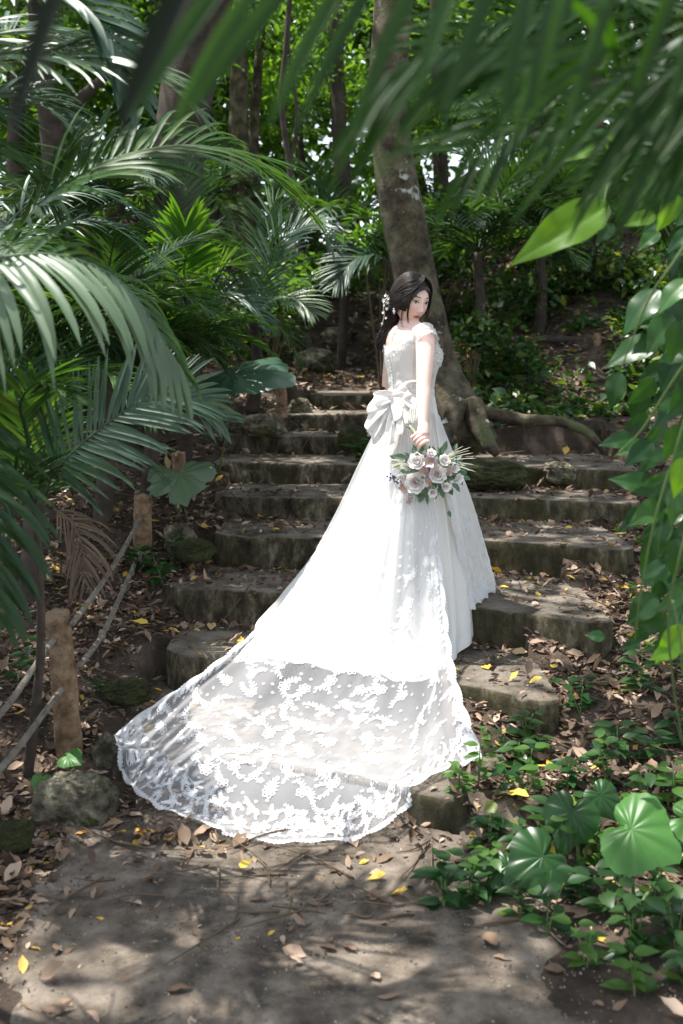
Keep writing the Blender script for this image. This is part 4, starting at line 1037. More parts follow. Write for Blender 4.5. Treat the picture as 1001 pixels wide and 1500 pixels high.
# bow
K = W(579, 580, 4.99)
bow = obj('bow', *sphere(K, (.020, .02, .026), 20, 14), M['satin'], dress)
def fan(arc, pleats, name, amp=.014, puff=.03, seed=0):
    A = catmull([W(*p) for p in arc], 160); t = np.linspace(0, 1, 40); n_ = 160
    s = np.linspace(0, 1, n_); out = []
    for sgn in (1, -1):
        G_ = K+(A[:, None, :]-K)*t[None, :, None]
        d = nrm(A-K); nn_ = nrm(np.cross(d, np.gradient(A, axis=0))); nn_ = nn_*np.sign(-nn_[:, 1:2]+1e-9)
        pl = (amp*np.sin(s*pleats*2*math.pi+1.5*np.sin(s*7+seed)+(0 if sgn > 0 else .8))+amp*.2*np.sin(s*pleats*4.3+seed*2))[:, None]*(t[None]**.8)+.004*np.sin(t*9+s[:, None]*14+seed)
        pf = puff*np.sin(math.pi*np.clip(t, 0, 1)**.8)[None]*np.ones((n_, 1))
        G_ = G_+nn_[:, None, :]*(pl+sgn*pf)[..., None]
        G_ = G_+(d[:, None, :]*(.010*np.sin(s*pleats*2*math.pi)[:, None]*t[None]**4)[..., None])
        out.append(G_)
    m_ = MB(); m_.add(out[0].reshape(-1, 3), grid_quads(n_, 40)); m_.add(out[1].reshape(-1, 3), grid_quads(n_, 40)[:, ::-1])
    V, Q, T = m_.get(); return obj(name, V, Q, T, M['satin'], bow)
fan([(560,573,4.97),(548,577,4.95),(541,598,4.93),(536,618,4.92)], 2, 'bow_loop', .012, .036)
fan([(541,592,4.93),(537,615,4.90),(539,632,4.89),(546,647,4.89),(556,642,4.89)], 2.5, 'bow_loop', .012, .028, 2)
fan([(556,636,4.9),(566,634,4.9),(577,624,4.9),(587,608,4.9),(592,590,4.92)], 2, 'bow_loop', .010, .028, 4)
fan([(562,640,4.88),(572,652,4.87),(584,640,4.87),(592,622,4.88)], 1.5, 'bow_tail', .010, .012, 9)
fan([(590,566,4.99),(600,575,4.97),(603,590,4.95),(600,606,4.94)], 3, 'bow_loop', .007, .018, 6)
# sash band up to the side
V, Q, T = tube([K, W(590, 566, 5.0), W(603, 560, 5.03), W(620, 560, 5.06)], [.014, .012, .009, .006], 14, n=20); obj('sash', V, Q, T, M['satin'], bow)

# ---------------------------------------------------------------- bouquet
bq = thing('bouquet', HB, 'bouquet of white roses, mauve hellebores, navy berries and greenery held at her side', 'bouquet')
M['rose'] = plain('rose_petal', (.92, .89, .86), .6, tr=.15); M['rosepink'] = plain('rose_heart', (.86, .66, .60), .6, tr=.25); M['mauve'] = islmat('mauve_petal', [(0, (.38, .20, .24)), (.5, (.55, .38, .42)), (1, (.72, .60, .62))], tr=.2)
M['yel'] = plain('yellow_stamens', (.55, .5, .06), .6); M['berry'] = plain('navy_berry', (.03, .045, .10), .35); M['eucal'] = leafmat('bouquet_leaf', (.06, .12, .075), (.10, .18, .11), rough=.45, tr=.15); M['cream'] = plain('cream_grass', (.74, .72, .58), .7, tr=.3); M['wrap'] = plain('handle_ribbon', (.30, .34, .22), .5)
V, Q, T = tube([HA-h*.02, HA, HB*.9+HA*.1], [.0075, .008, .009], 14, n=16, rough=.05); obj('handle', V, Q, T, M['wrap'], bq)
BC = W(631, 693, 4.86)
def rosef(px, py, rp, face=None, heart=True, name='rose', mat='rose'):
    rad = rp*4.8/F; d0 = np.array([(px-631)/60., 0, -(py-693)/60.]); f = nrm(np.array([d0[0]*.8, -1, d0[2]*.8+.15])); c = W(px, py, 4.80-.02*(1-np.hypot(d0[0], d0[2])))
    u = nrm(np.cross(f, UP)); v_ = np.cross(f, u); mo, mi = MB(), MB(); PT, PTQ = leaf_template(6, 2, 1.0, .15, -.55, peak=.66)
    for k, (np2, tilt, s) in enumerate([(3, .25, .45), (4, .45, .55), (5, .75, .72), (6, 1.05, .9), (7, 1.35, 1.05)]):
        for i in range(np2):
            a = i*2*math.pi/np2+k*.7+r.normal()*.1; rd = math.cos(a)*u+math.sin(a)*v_; d = nrm(rd*math.sin(tilt)+f*math.cos(tilt)); n_ = nrm(np.cross(np.cross(d, f-rd*.001), d)); n_ = nrm(f*math.sin(tilt)-rd*math.cos(tilt)); x = np.cross(d, n_)
            Mx = np.stack([x, d, n_], -1)*rad*s*1.05; (mi if k < 2 else mo).add(*stamp(PT, PTQ, Mx[None], (c-f*rad*.45)[None]))
    V, Q, T = mo.get(); o = obj(name, V, Q, T, M[mat], bq); V, Q, T = mi.get(); obj('rose_heart', V, Q, T, M['rosepink' if heart else mat], o)
for a in [(609,707,18,1),(641,695,15,1),(611,676,14.5,0),(651,674,10,0),(654,713,8.5,1),(601,728,9,1),(672,701,8.5,1),(632,664,8,0),(666,686,8,1),(588,700,7,1),(634,722,8,1)]: rosef(a[0], a[1], a[2], heart=bool(a[3]))
def helle(px, py, rp):
    rad = rp*4.8/F; c = W(px, py, 4.785); f = nrm(np.array([(px-631)/80, -1, -(py-693)/80+.1])); u = nrm(np.cross(f, UP)); v_ = np.cross(f, u); m_ = MB(); PT, PTQ = leaf_template(5, 2, .85, .25, -.2, peak=.6)
    for i in range(5):
        a = i*2*math.pi/5+px; rd = math.cos(a)*u+math.sin(a)*v_; d = nrm(rd+f*.3); n_ = nrm(f-rd*.3); m_.add(*stamp(PT, PTQ, (np.stack([np.cross(d, n_), d, n_], -1)*rad)[None], c[None]))
    V, Q, T = m_.get(); o = obj('hellebore', V, Q, T, M['mauve'], bq); m_ = MB()
    for i in range(14): m_.add(*sphere(c+f*.004+(r.normal()*u+r.normal()*v_)*rad*.13, .0022, 6, 4))
    V, Q, T = m_.get(); obj('stamens', V, Q, T, M['yel'], o)
for a in [(628,677,12),(621,692,11),(657,690,8),(592,714,9),(627,706,9),(600,733,7),(636,684,8)]: helle(*a)
def bleaf(px, py, ang, L, w_=.5, Y=4.82, mat='eucal', tilt=.0):
    c = W(px, py, Y); a = R(ang); d = nrm(np.array([math.cos(a), -.25+tilt, math.sin(a)])); n_ = nrm(np.array([0.1, -1, .3])-d*np.dot([0.1, -1, .3], d)); Lm = L*4.8/F
    v, q = stamp(*leaf_template(6, 2, w_, .25, .15, peak=.5), (np.stack([np.cross(d, n_), d, n_], -1)*Lm)[None], (c-d*Lm*.5)[None]); obj('leaf', v, q, None, M[mat], bq)
for a in [(619,655,80,15,.7),(652,654,70,18,.5),(586,669,170,22,.5),(606,668,60,11,.7),(636,659,110,13,.5),(643,660,100,12,.3),(594,680,200,14,.6),(677,693,20,16,.6),(684,700,-20,13,.6),(660,719,-60,15,.7),(668,712,-30,14,.6),(648,722,-80,14,.7),(624,724,-70,16,.7),(633,722,-100,14,.7),(617,730,-120,14,.7),(612,722,-100,12,.7),(626,733,-80,12,.5),(593,700,180,14,.6),(590,690,150,13,.5),(598,693,160,12,.6),(605,660,100,10,.4),(608,656,120,12,.5),(670,680,30,12,.6),(663,672,60,11,.5),(640,666,40,9,.5),(680,688,40,14,.5),(616,664,90,12,.6),(638,726,-90,12,.6),(655,705,-20,12,.6),(675,706,-50,12,.6),(628,659,75,13,.6),(600,705,170,12,.5)]: bleaf(*a)
m_ = MB()
k = 240; A = r.normal(size=(k, 3))*np.array([.062, .030, .042])+BC+[0, .015, 0]; D = nrm((A-BC)+r.normal(size=(k, 3))*.03); Nn = nrm(np.array([0, -1, .4])+r.normal(size=(k, 3))*.4); X_ = nrm(np.cross(D, Nn)); Nn = np.cross(X_, D)
m_.add(*stamp(*leaf_template(4, 1, .55, .2, .1), np.stack([X_, D, Nn], -1)*.034, A)); V, Q, T = m_.get(); obj('greenery', V, Q, T, M['eucal'], bq)['kind'] = 'stuff'
m_ = MB()
for c0, n_b, s in (((575, 700), 16, 7), ((668, 680), 8, 5), ((660, 683), 6, 5), ((585, 706), 8, 5)):
    for i in range(n_b): m_.add(*sphere(W(c0[0]+r.normal()*s*.6, c0[1]+r.normal()*s*.5, 4.80+r.normal()*.01), .0042, 10, 8))
m_.add(*tube([W(575, 698, 4.81), W(590, 700, 4.83), W(610, 700, 4.85)], .0015, 5, n=10)); V, Q, T = m_.get(); obj('berries', V, Q, T, M['berry'], bq)['kind'] = 'stuff'
m_ = MB()
for i in range(32):
    left = i < 13; s_ = W(640 if not left else 605, 685, 4.84)
    e = W((r.uniform(664, 692) if not left else r.uniform(548, 590)), (r.uniform(652, 690) if not left else r.uniform(672, 692)), 4.80+r.normal()*.03)
    m_.add(*tube([s_, s_*.5+e*.5+[0, -.01, .015], e, e+(e-s_)*.1+[0, 0, -.004]], [.0008, .0009, .0013, .0005], 5, n=12))
V, Q, T = m_.get(); obj('dried_grass', V, Q, T, M['cream'], bq)['kind'] = 'stuff'
m_ = MB()
for i in range(9): m_.add(*tube([HA+r.normal(size=3)*.004, HA-h*.035+r.normal(size=3)*.008], [.002, .0015], 5, n=4))
V, Q, T = m_.get(); obj('stems', V, Q, T, M['eucal'], bq)
# ---------------------------------------------------------------- palms
def palm(name, label, base, crown, fronds, rad=.05, mat='palm', group='palms', cat='palm', trunk=True):
    base = np.array(base, float); base[2] = surf(base[0], base[1])-.03; crown = np.array(crown, float)
    t = thing(name, base, label, cat, group)
    if trunk:
        P = np.array([base, base*.5+crown*.5+[.03, .02, 0], crown]); obj('trunk', *tube(P, [rad*1.3, rad, rad*.8], 14, n=30, rough=.06, seed=3), M['bark_dark'], t)
    for f in fronds:
        f = dict(f); pts = [W(*p) if len(p) == 3 else np.array(p[:3]) for p in f.pop('pts')]
        mt = f.pop('mat', mat); c = f.pop('from_crown', True)
        if c: pts = [crown]+pts
        V, Q, T = frond(pts, **f).get(); obj('frond', V, Q, T, M[mt], t)
    return t
def radial(crown, nf, LL, seed_, el=(.2, 1.1), sag=.9, mat=None, **kw):
    """n arching fronds round a crown"""
    r = np.random.default_rng(seed_); out = []
    for i in range(nf):
        a = i*2.399+r.uniform(-.3, .3); e = r.uniform(*el); l = LL*r.uniform(.8, 1.15)
        d = np.array([math.cos(a)*math.cos(e), math.sin(a)*math.cos(e), math.sin(e)]); p = np.array(crown, float); pts = [p]
        for s in range(5):
            p = p+d*l/5; pts.append(p); d = nrm(d+np.array([0, 0, -sag*(.15+.12*s)]))
        o = dict(pts=[(*q, 0) for q in pts], from_crown=False, seed=seed_*31+i, **kw)
        if mat: o['mat'] = mat[i % len(mat)]
        out.append(o)
    return out
CAM = (0, -1, .25)
# nearest palm, left: the big pale frond hanging into the picture
palm('palm', 'palm whose broad pale frond hangs in from the left edge with drooping leaflets', W(-330, 1200, 2.9), W(-150, 470, 2.7),
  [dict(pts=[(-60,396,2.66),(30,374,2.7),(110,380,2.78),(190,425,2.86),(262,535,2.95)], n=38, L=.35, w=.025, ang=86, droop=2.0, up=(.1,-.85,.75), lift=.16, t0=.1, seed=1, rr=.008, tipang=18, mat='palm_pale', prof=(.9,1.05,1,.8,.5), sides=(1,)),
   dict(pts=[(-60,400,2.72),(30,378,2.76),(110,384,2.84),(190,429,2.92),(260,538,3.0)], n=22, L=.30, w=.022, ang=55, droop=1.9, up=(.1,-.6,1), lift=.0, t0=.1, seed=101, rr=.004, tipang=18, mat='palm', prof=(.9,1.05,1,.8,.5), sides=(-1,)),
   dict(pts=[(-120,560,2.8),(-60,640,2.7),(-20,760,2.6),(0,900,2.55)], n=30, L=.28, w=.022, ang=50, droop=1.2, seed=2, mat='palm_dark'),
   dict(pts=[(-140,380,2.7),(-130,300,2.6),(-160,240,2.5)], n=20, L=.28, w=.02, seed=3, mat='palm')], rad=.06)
palm('palm', 'palm at the left edge sending a long arching green frond over the pale one', W(-120, 1000, 3.9), W(-20, 420, 3.5),
  [dict(pts=[(50,310,3.3),(110,262,3.3),(190,225,3.4),(290,215,3.55),(380,245,3.75),(450,310,3.95)], n=50, L=.36, w=.021, ang=48, droop=1.0, up=(-.1,-.8,1), lift=.12, t0=.1, seed=4, rr=.007, tipang=20, mat='palm', prof=(.8,1.05,1,.85,.5)),
   dict(pts=[(10,330,5.0),(60,290,5.2),(140,280,5.4),(230,330,5.6)], n=40, L=.34, w=.018, ang=55, droop=1.1, seed=5, mat='palm_blue', up=(0,-.6,1)),
   dict(pts=[(20,360,5.1),(80,330,5.3),(160,330,5.5),(250,400,5.7)], n=40, L=.34, w=.018, ang=55, droop=1.2, seed=6, mat='palm_blue', up=(0,-.5,1)),
   dict(pts=[(40,440,5.0),(120,420,5.2),(200,450,5.4),(280,520,5.6)], n=40, L=.32, w=.017, ang=55, droop=1.0, seed=8, mat='palm', up=(0,-.4,1)),
   dict(pts=[(-10,470,5.1),(40,470,5.2),(100,500,5.3),(160,570,5.4)], n=34, L=.30, w=.017, ang=50, droop=1.0, seed=9, mat='palm_dark')], rad=.05)
palm('palm', 'low palm left of the stairs with a green frond fanning out above the ragged leaf', W(40, 900, 4.1), W(52, 735, 3.8),
  [dict(pts=[(95,675,3.65),(150,625,3.62),(205,590,3.65),(265,578,3.72),(322,612,3.82)], n=40, L=.27, w=.019, ang=62, droop=.55, up=(.1,-1,.45), lift=.1, t0=.2, seed=10, rr=.006, tipang=22, mat='palm_blue', prof=(.75,1.05,1,.8,.4)),
   dict(pts=[(60,640,4.4),(90,540,5.0),(150,470,5.4),(210,480,5.6)], n=36, L=.30, w=.018, ang=55, seed=11, mat='palm'),
   dict(pts=[(20,650,4.0),(10,560,4.0),(40,480,4.0),(90,460,4.0)], n=36, L=.30, w=.018, ang=55, seed=12, mat='palm_dark'),
   dict(pts=[(0,690,3.8),(-60,620,3.7),(-110,600,3.6)], n=30, L=.30, w=.018, seed=13, mat='palm'),
   dict(pts=[(40,640,3.7),(30,590,3.6),(60,560,3.5),(110,590,3.4)], n=34, L=.25, w=.016, ang=50, seed=14, mat='palm'),
   dict(pts=[(30,700,3.6),(0,690,3.5),(-20,740,3.4),(-30,800,3.4)], n=30, L=.26, w=.015, ang=45, seed=15, mat='palm_dark'),
   dict(pts=[(90,700,4.6),(140,660,5.2),(190,660,5.4),(240,700,5.5)], n=34, L=.26, w=.016, ang=52, seed=16, mat='palm_dark', up=(0,-.4,1))], rad=.016)
palm('palm', 'tall palm reaching in at the top left corner with silvery fronds', W(-420, 900, 4.0), W(-150, 60, 3.3),
  [dict(pts=[(-60,0,3.15),(30,-25,3.05),(110,0,3.05),(165,60,3.05),(195,130,3.05)], n=34, L=.24, w=.026, ang=50, droop=.9, seed=20, mat='palm_blue', up=(0,-.8,1), prof=(.8,1,1,.8,.5)),
   dict(pts=[(-60,90,3.15),(40,85,3.05),(130,85,3.05),(220,105,3.15),(290,165,3.25)], n=44, L=.30, w=.016, ang=32, droop=.7, seed=21, mat='palm_pale', up=(0,-.8,1)),
   dict(pts=[(-60,60,3.25),(30,45,3.45),(100,70,3.55),(160,110,3.65)], n=36, L=.32, w=.015, ang=38, droop=.8, seed=22, mat='palm_blue', up=(0,-.8,1)),
   dict(pts=[(-80,150,3.25),(0,140,3.45),(70,160,3.55),(130,220,3.65)], n=36, L=.32, w=.015, ang=42, droop=.9, seed=23, mat='palm_blue', up=(0,-.8,1)),
   dict(pts=[(-80,200,3.15),(-20,215,3.25),(40,250,3.35),(80,310,3.45)], n=36, L=.30, w=.015, ang=45, droop=.9, seed=24, mat='palm', up=(0,-.8,1))], rad=.08)
# middle distance palms, left of the top steps
c = W(270, 490, 7.2)
palm('palm', 'young palm with a glowing lime-green fan standing left of the landing', W(270, 640, 7.4), c,
  [dict(pts=[(271,430,7.1),(271,375,7.0),(272,335,6.95)], n=26, L=.34, w=.034, ang=68, droop=.5, up=CAM, seed=30, mat='palm_lime', tipang=20, t0=.45, prof=(.8,1,1,.9,.7)),
   dict(pts=[(272,450,7.0),(270,400,6.8),(268,385,6.6)], n=18, L=.30, w=.03, ang=75, droop=1.3, up=CAM, seed=31, mat='palm', t0=.5),
   dict(pts=[(240,440,7.2),(210,400,7.2),(180,400,7.2)], n=30, L=.36, w=.02, ang=50, seed=32, mat='palm'),
   dict(pts=[(300,430,7.2),(330,390,7.2),(365,400,7.2)], n=30, L=.36, w=.02, ang=50, seed=33, mat='palm'),
   dict(pts=[(285,460,7.1),(320,430,7.1),(360,440,7.1),(390,470,7.1)], n=36, L=.30, w=.02, ang=55, seed=34, mat='palm_blue', up=(0,-.7,1)),
   dict(pts=[(250,470,6.9),(220,460,6.8),(190,480,6.7),(170,520,6.6)], n=34, L=.32, w=.02, ang=55, seed=35, mat='palm'),
   dict(pts=[(270,500,7.2),(300,480,7.2),(330,490,7.2),(345,520,7.2)], n=30, L=.26, w=.018, ang=55, seed=36, mat='palm_dark'),
   dict(pts=[(262,410,7.6),(262,330,7.8),(270,270,7.9),(270,232,8.0)], n=36, L=.42, w=.018, ang=58, droop=.3, up=CAM, seed=37, mat='palm')], rad=.04)
c = W(372, 470, 8.3)
palm('palm', 'feathery palm beside the thin post at the top of the steps, fronds bending right', W(370, 580, 8.6), c,
  [dict(pts=[(400,440,8.2),(430,438,8.1),(460,460,8.0)], n=30, L=.34, w=.018, ang=50, seed=40, mat='palm_pale', up=(0,-.6,1)),
   dict(pts=[(400,380,8.3),(430,340,8.3),(465,330,8.3),(488,365,8.3)], n=36, L=.36, w=.018, ang=50, seed=41, mat='palm_blue', up=(0,-.6,1)),
   dict(pts=[(390,360,8.4),(400,300,8.5),(440,270,8.6)], n=36, L=.36, w=.018, ang=50, seed=42, mat='palm'),
   dict(pts=[(350,400,8.3),(320,350,8.3),(290,350,8.3)], n=34, L=.36, w=.018, ang=50, seed=43, mat='palm'),
   dict(pts=[(395,470,8.1),(420,490,8.0),(436,530,8.0)], n=30, L=.28, w=.016, ang=50, seed=44, mat='palm'),
   dict(pts=[(350,470,8.0),(330,480,7.9),(305,520,7.8)], n=30, L=.32, w=.016, ang=50, seed=45, mat='palm_dark')], rad=.045)
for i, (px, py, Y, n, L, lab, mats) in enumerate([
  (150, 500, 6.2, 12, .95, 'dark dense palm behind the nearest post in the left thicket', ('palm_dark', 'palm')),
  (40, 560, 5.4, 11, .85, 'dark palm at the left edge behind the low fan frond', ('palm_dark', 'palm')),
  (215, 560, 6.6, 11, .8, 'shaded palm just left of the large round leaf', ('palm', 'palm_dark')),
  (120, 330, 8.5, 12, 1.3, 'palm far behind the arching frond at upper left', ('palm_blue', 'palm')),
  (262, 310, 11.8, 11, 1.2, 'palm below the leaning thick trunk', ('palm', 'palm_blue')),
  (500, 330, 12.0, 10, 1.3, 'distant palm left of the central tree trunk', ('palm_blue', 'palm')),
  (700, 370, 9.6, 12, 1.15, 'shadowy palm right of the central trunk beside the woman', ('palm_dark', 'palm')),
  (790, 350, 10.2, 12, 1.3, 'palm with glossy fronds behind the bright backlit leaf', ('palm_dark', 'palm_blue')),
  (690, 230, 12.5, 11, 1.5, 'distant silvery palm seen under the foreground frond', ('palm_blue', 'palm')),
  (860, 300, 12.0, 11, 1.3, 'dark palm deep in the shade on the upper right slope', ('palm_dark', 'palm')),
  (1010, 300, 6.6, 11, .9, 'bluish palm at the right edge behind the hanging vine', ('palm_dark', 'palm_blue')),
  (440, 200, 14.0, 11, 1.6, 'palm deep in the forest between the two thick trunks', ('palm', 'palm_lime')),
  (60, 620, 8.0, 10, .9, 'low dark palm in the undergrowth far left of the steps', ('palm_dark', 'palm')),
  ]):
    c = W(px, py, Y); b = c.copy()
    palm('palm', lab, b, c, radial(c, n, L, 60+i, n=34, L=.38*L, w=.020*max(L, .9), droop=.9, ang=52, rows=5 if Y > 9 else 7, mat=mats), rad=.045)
palm('palm', 'small palm with a pale striped fan left of the central trunk above the landing', W(585, 470, 9.5), W(572, 385, 9.0),
  [dict(pts=[(545,372,8.9),(515,385,8.8),(490,420,8.7)], n=30, L=.34, w=.022, ang=50, seed=50, mat='palm_blue', up=(0,-.7,1)),
   dict(pts=[(560,340,9),(540,320,9),(515,325,9)], n=26, L=.3, w=.02, ang=50, seed=51, mat='palm_lime'),
   dict(pts=[(580,350,9.1),(590,320,9.2),(610,310,9.3)], n=26, L=.3, w=.02, ang=50, seed=52, mat='palm')], rad=.03)
# dry frond on the ground side, left
t = thing('dry_frond', G(150, 905, .35), 'dead brown palm frond hanging down into the litter left of the second post', 'palm frond')
V, Q, T = frond([W(80, 745, 4.9), W(105, 765, 4.85), W(120, 800, 4.8), W(125, 860, 4.75)], n=22, L=.24, w=.011, ang=35, droop=1.6, seed=55, rr=.006, t0=.05, up=(.3, -1, .3)).get(); obj('leaflets', V, Q, T, M['deadpalm'], t)
# out-of-focus foreground fronds, close to the camera
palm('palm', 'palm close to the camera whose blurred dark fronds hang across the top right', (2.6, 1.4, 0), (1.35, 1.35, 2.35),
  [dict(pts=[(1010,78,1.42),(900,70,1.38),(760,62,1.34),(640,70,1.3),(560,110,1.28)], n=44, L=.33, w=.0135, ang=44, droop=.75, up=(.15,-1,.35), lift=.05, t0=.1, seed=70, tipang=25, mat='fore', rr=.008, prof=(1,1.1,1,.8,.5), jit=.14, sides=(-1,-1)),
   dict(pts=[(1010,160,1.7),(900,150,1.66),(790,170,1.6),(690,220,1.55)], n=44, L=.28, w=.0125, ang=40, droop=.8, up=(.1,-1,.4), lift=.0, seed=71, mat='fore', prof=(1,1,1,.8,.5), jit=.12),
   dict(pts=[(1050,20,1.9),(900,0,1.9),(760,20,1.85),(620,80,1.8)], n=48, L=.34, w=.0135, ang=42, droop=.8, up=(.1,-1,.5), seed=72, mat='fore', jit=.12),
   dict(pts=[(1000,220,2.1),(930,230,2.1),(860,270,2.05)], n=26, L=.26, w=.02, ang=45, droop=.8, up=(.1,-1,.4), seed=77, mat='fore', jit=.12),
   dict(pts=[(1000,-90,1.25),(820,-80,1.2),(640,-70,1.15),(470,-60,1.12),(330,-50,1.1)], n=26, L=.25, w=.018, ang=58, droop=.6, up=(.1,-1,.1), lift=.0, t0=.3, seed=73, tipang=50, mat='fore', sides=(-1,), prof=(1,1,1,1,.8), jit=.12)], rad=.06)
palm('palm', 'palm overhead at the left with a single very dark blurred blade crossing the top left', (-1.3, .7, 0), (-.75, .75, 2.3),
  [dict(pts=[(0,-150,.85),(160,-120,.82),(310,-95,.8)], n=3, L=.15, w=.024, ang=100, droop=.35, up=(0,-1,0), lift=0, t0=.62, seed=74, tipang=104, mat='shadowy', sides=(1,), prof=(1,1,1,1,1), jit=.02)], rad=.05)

# ---------------------------------------------------------------- broad leaves: taro, vine, seedlings
def heart_leaf(c, d, n_, L, wfac=.85, waves=.02, nv=11, seed=0, notch=.25, ragged=0):
    """rayed heart-shaped blade with raised veins; d axis towards the tip, c where the stalk joins"""
    r = np.random.default_rng(seed); na, nr_ = 72, 9
    a = np.linspace(-math.pi, math.pi, na+1); d = nrm(d); n_ = nrm(n_-d*np.dot(n_, d)); x = np.cross(d, n_)
    R_ = .62*(1-.18*np.cos(2*a))+.10*np.cos(a)+.30*np.exp(-(a/.35)**2)-notch*np.exp(-((np.abs(a)-math.pi)/.28)**2)
    R_ = R_*L*(1+.02*np.sin(a*nv*2))
    if ragged: R_ = R_*(1-ragged*np.clip(fbm(np.stack([np.cos(a)*3, np.sin(a)*3], -1), 1.2, 3, seed), 0, 1))
    rr_ = np.linspace(0, 1, nr_)[:, None]
    X = rr_*R_*np.sin(a)*wfac; Y = rr_*R_*np.cos(a)
    Z = L*(.045*np.abs(np.sin(a*nv/2))*rr_**.7-.16*rr_**2.2+waves*np.sin(a*5+seed)*rr_**2+.05*np.abs(np.sin(a))*rr_)
    P = c+X[..., None]*x+Y[..., None]*d+Z[..., None]*n_
    return P.reshape(-1, 3), grid_quads(nr_, na+1)
def taro(label, leaves, base, mat='taro', name='taro_plant', group='taro plants'):
    t = thing(name, base, label, 'plant', group)
    for i, (c, d, n_, L, kw) in enumerate(leaves):
        c = np.array(c); P, Q = heart_leaf(c, np.array(d), np.array(n_, float), L, seed=i+3, **kw); obj('leaf', P, Q, None, M[mat], t)
        b = np.array(base)+[.01*i, 0, 0]; V, Q, T = tube([b, b*.4+c*.6-np.array(n_)*.04, c-np.array(n_)*.004], [.006, .005, .0035], 8, n=14); obj('stalk', V, Q, T, M['stem'], t)
    return t
def gb(px, py, Y):
    p = W(px, py, Y); p[2] = surf(p[0], p[1])-.01; return p
taro('large bright ribbed taro leaf at the lower right corner', [(W(925,1215,3.15), (.75,-.45,-.25), (-.15,-.75,.8), .165, dict(wfac=1.05, notch=.2, waves=.035)), (W(1010,1200,3.3), (.8,-.3,-.3), (.1,-.5,.9), .13, {})], gb(930, 1330, 3.25))
taro('dark heart-shaped taro leaf at the bottom beside the pale flat stone', [(W(795,1255,3.2), (-.8,-.35,-.35), (.1,-.8,.7), .15, dict(notch=.3)), (W(745,1268,3.3), (-.6,-.5,-.5), (0,-.6,.8), .09, {})], gb(800, 1345, 3.3), mat='vine')
taro('dark taro with a tall shaded leaf behind the bright ribbed one', [(W(838,1190,3.4), (-.3,-.35,-.7), (-.3,-.9,.35), .14, {}), (W(880,1165,3.5), (.5,-.3,-.6), (.2,-.8,.5), .10, {})], gb(850, 1270, 3.5), mat='vine')
taro('large flat blue-green leaf beside the thin post at the top of the stairs', [(W(345,546,6.7), (.85,-.5,-.02), (.05,-.42,1), .46, dict(wfac=1.1, notch=.12, waves=.02))], gb(320, 640, 7.2), mat='taro_blue', group='big leaves by the stairs')
taro('ragged pale leaf with bites hanging in front of the short post', [(W(264,695,6.2), (.25,-.75,-.62), (-.1,-.75,.65), .25, dict(wfac=1.1, notch=.3, ragged=.3, waves=.05)), (W(240,690,6.3), (-.6,-.7,-.3), (-.1,-.6,.7), .14, dict(ragged=.3))], gb(262, 770, 6.4), mat='palm_pale', group='big leaves by the stairs')
taro('small shiny heart leaf at the foot of the nearest post', [(W(100,1108,3.9), (.8,-.5,-.1), (0,-.5,.9), .075, {}), (W(62,1142,3.85), (-.1,-.6,-.6), (.1,-.8,.6), .06, {})], gb(98, 1150, 3.95), mat='taro', group='seedlings')

BL, BLQ = leaf_template(22, 4, .56, .14, .22, peak=.40, wav=.02, veins=.0035)
def oval(px, py, ang, L, Y, tilt=-.3, nz=.3, roll=0.):
    c = W(px, py, Y); a = R(ang); d = nrm(np.array([math.cos(a), tilt, math.sin(a)])); v = np.array([roll, -1, nz]); n_ = nrm(v-d*np.dot(v, d))
    return np.stack([np.cross(d, n_), d, n_], -1)*(L*Y/F), c-d*(L*Y/F)*.5
VL = [(905,252,200,78,2.6),(920,297,245,82,2.6),(965,280,230,78,2.5),(945,215,210,72,2.6),(885,342,225,50,2.6),(938,452,215,112,2.5),(925,512,213,112,2.5),(900,572,240,74,2.6),(965,488,230,90,2.4),
 (980,540,240,88,2.5),(942,575,230,75,2.7),(978,603,230,88,2.5),(905,645,212,72,2.7),(926,655,205,66,2.6),(930,706,195,92,2.6),(966,706,205,74,2.5),(948,752,215,80,2.5),(965,783,235,88,2.5),(950,812,230,66,2.6),
 (948,838,240,60,2.7),(958,835,200,60,2.5),(940,893,212,80,2.5),(924,945,190,44,2.7),(872,931,178,38,2.8),(985,650,240,80,2.4),(990,740,250,80,2.4),(990,820,240,80,2.4),(985,880,220,70,2.4),(960,640,220,80,2.8),
 (950,350,220,60,2.8),(900,215,215,60,2.7),(985,430,240,90,2.4),(995,350,230,70,2.5),(975,235,240,70,2.4),(930,170,210,70,2.5),(985,160,230,80,2.4),(870,200,200,60,2.7),(955,130,215,70,2.5),(990,500,260,80,2.3),(1000,580,250,80,2.3),
 (1000,690,250,90,2.3),(995,900,230,80,2.4),(960,545,205,70,2.7),(948,680,230,60,2.8),(975,760,210,70,2.6),(970,850,215,60,2.6),(935,620,215,55,2.8),(990,270,210,90,2.3)]
t = thing('climbing_vine', (2.9*.31*1.2, 2.75, surf(np.array(1.05), np.array(2.9))), 'leafy climbing vine hanging down the right edge of the photo', 'vine')
mb = MB(); r = np.random.default_rng(3)
for (px, py, a, L, Y) in VL:
    m3, l3 = oval(px, py, a+r.normal()*14, L*.76, Y+.45, r.uniform(-.6, .2), r.uniform(-.1, .9), r.uniform(-.8, .6)); mb.add(*stamp(BL*[r.uniform(.85, 1.15), 1, 1], BLQ, m3[None], l3[None]))
for i in range(130):
    px = 1030-abs(r.normal())*45; py = r.uniform(120, 960); m3, l3 = oval(px, py, r.uniform(190, 260), r.uniform(32, 58), r.uniform(2.9, 3.8), r.uniform(-.5, .2), r.uniform(0, .6), r.uniform(-.5, .5)); mb.add(*stamp(BL*[r.uniform(.85, 1.15), 1, 1], BLQ, m3[None], l3[None]))
V, Q, T = mb.get(); obj('foliage', V, Q, T, M['vine'], t)
mb = MB()
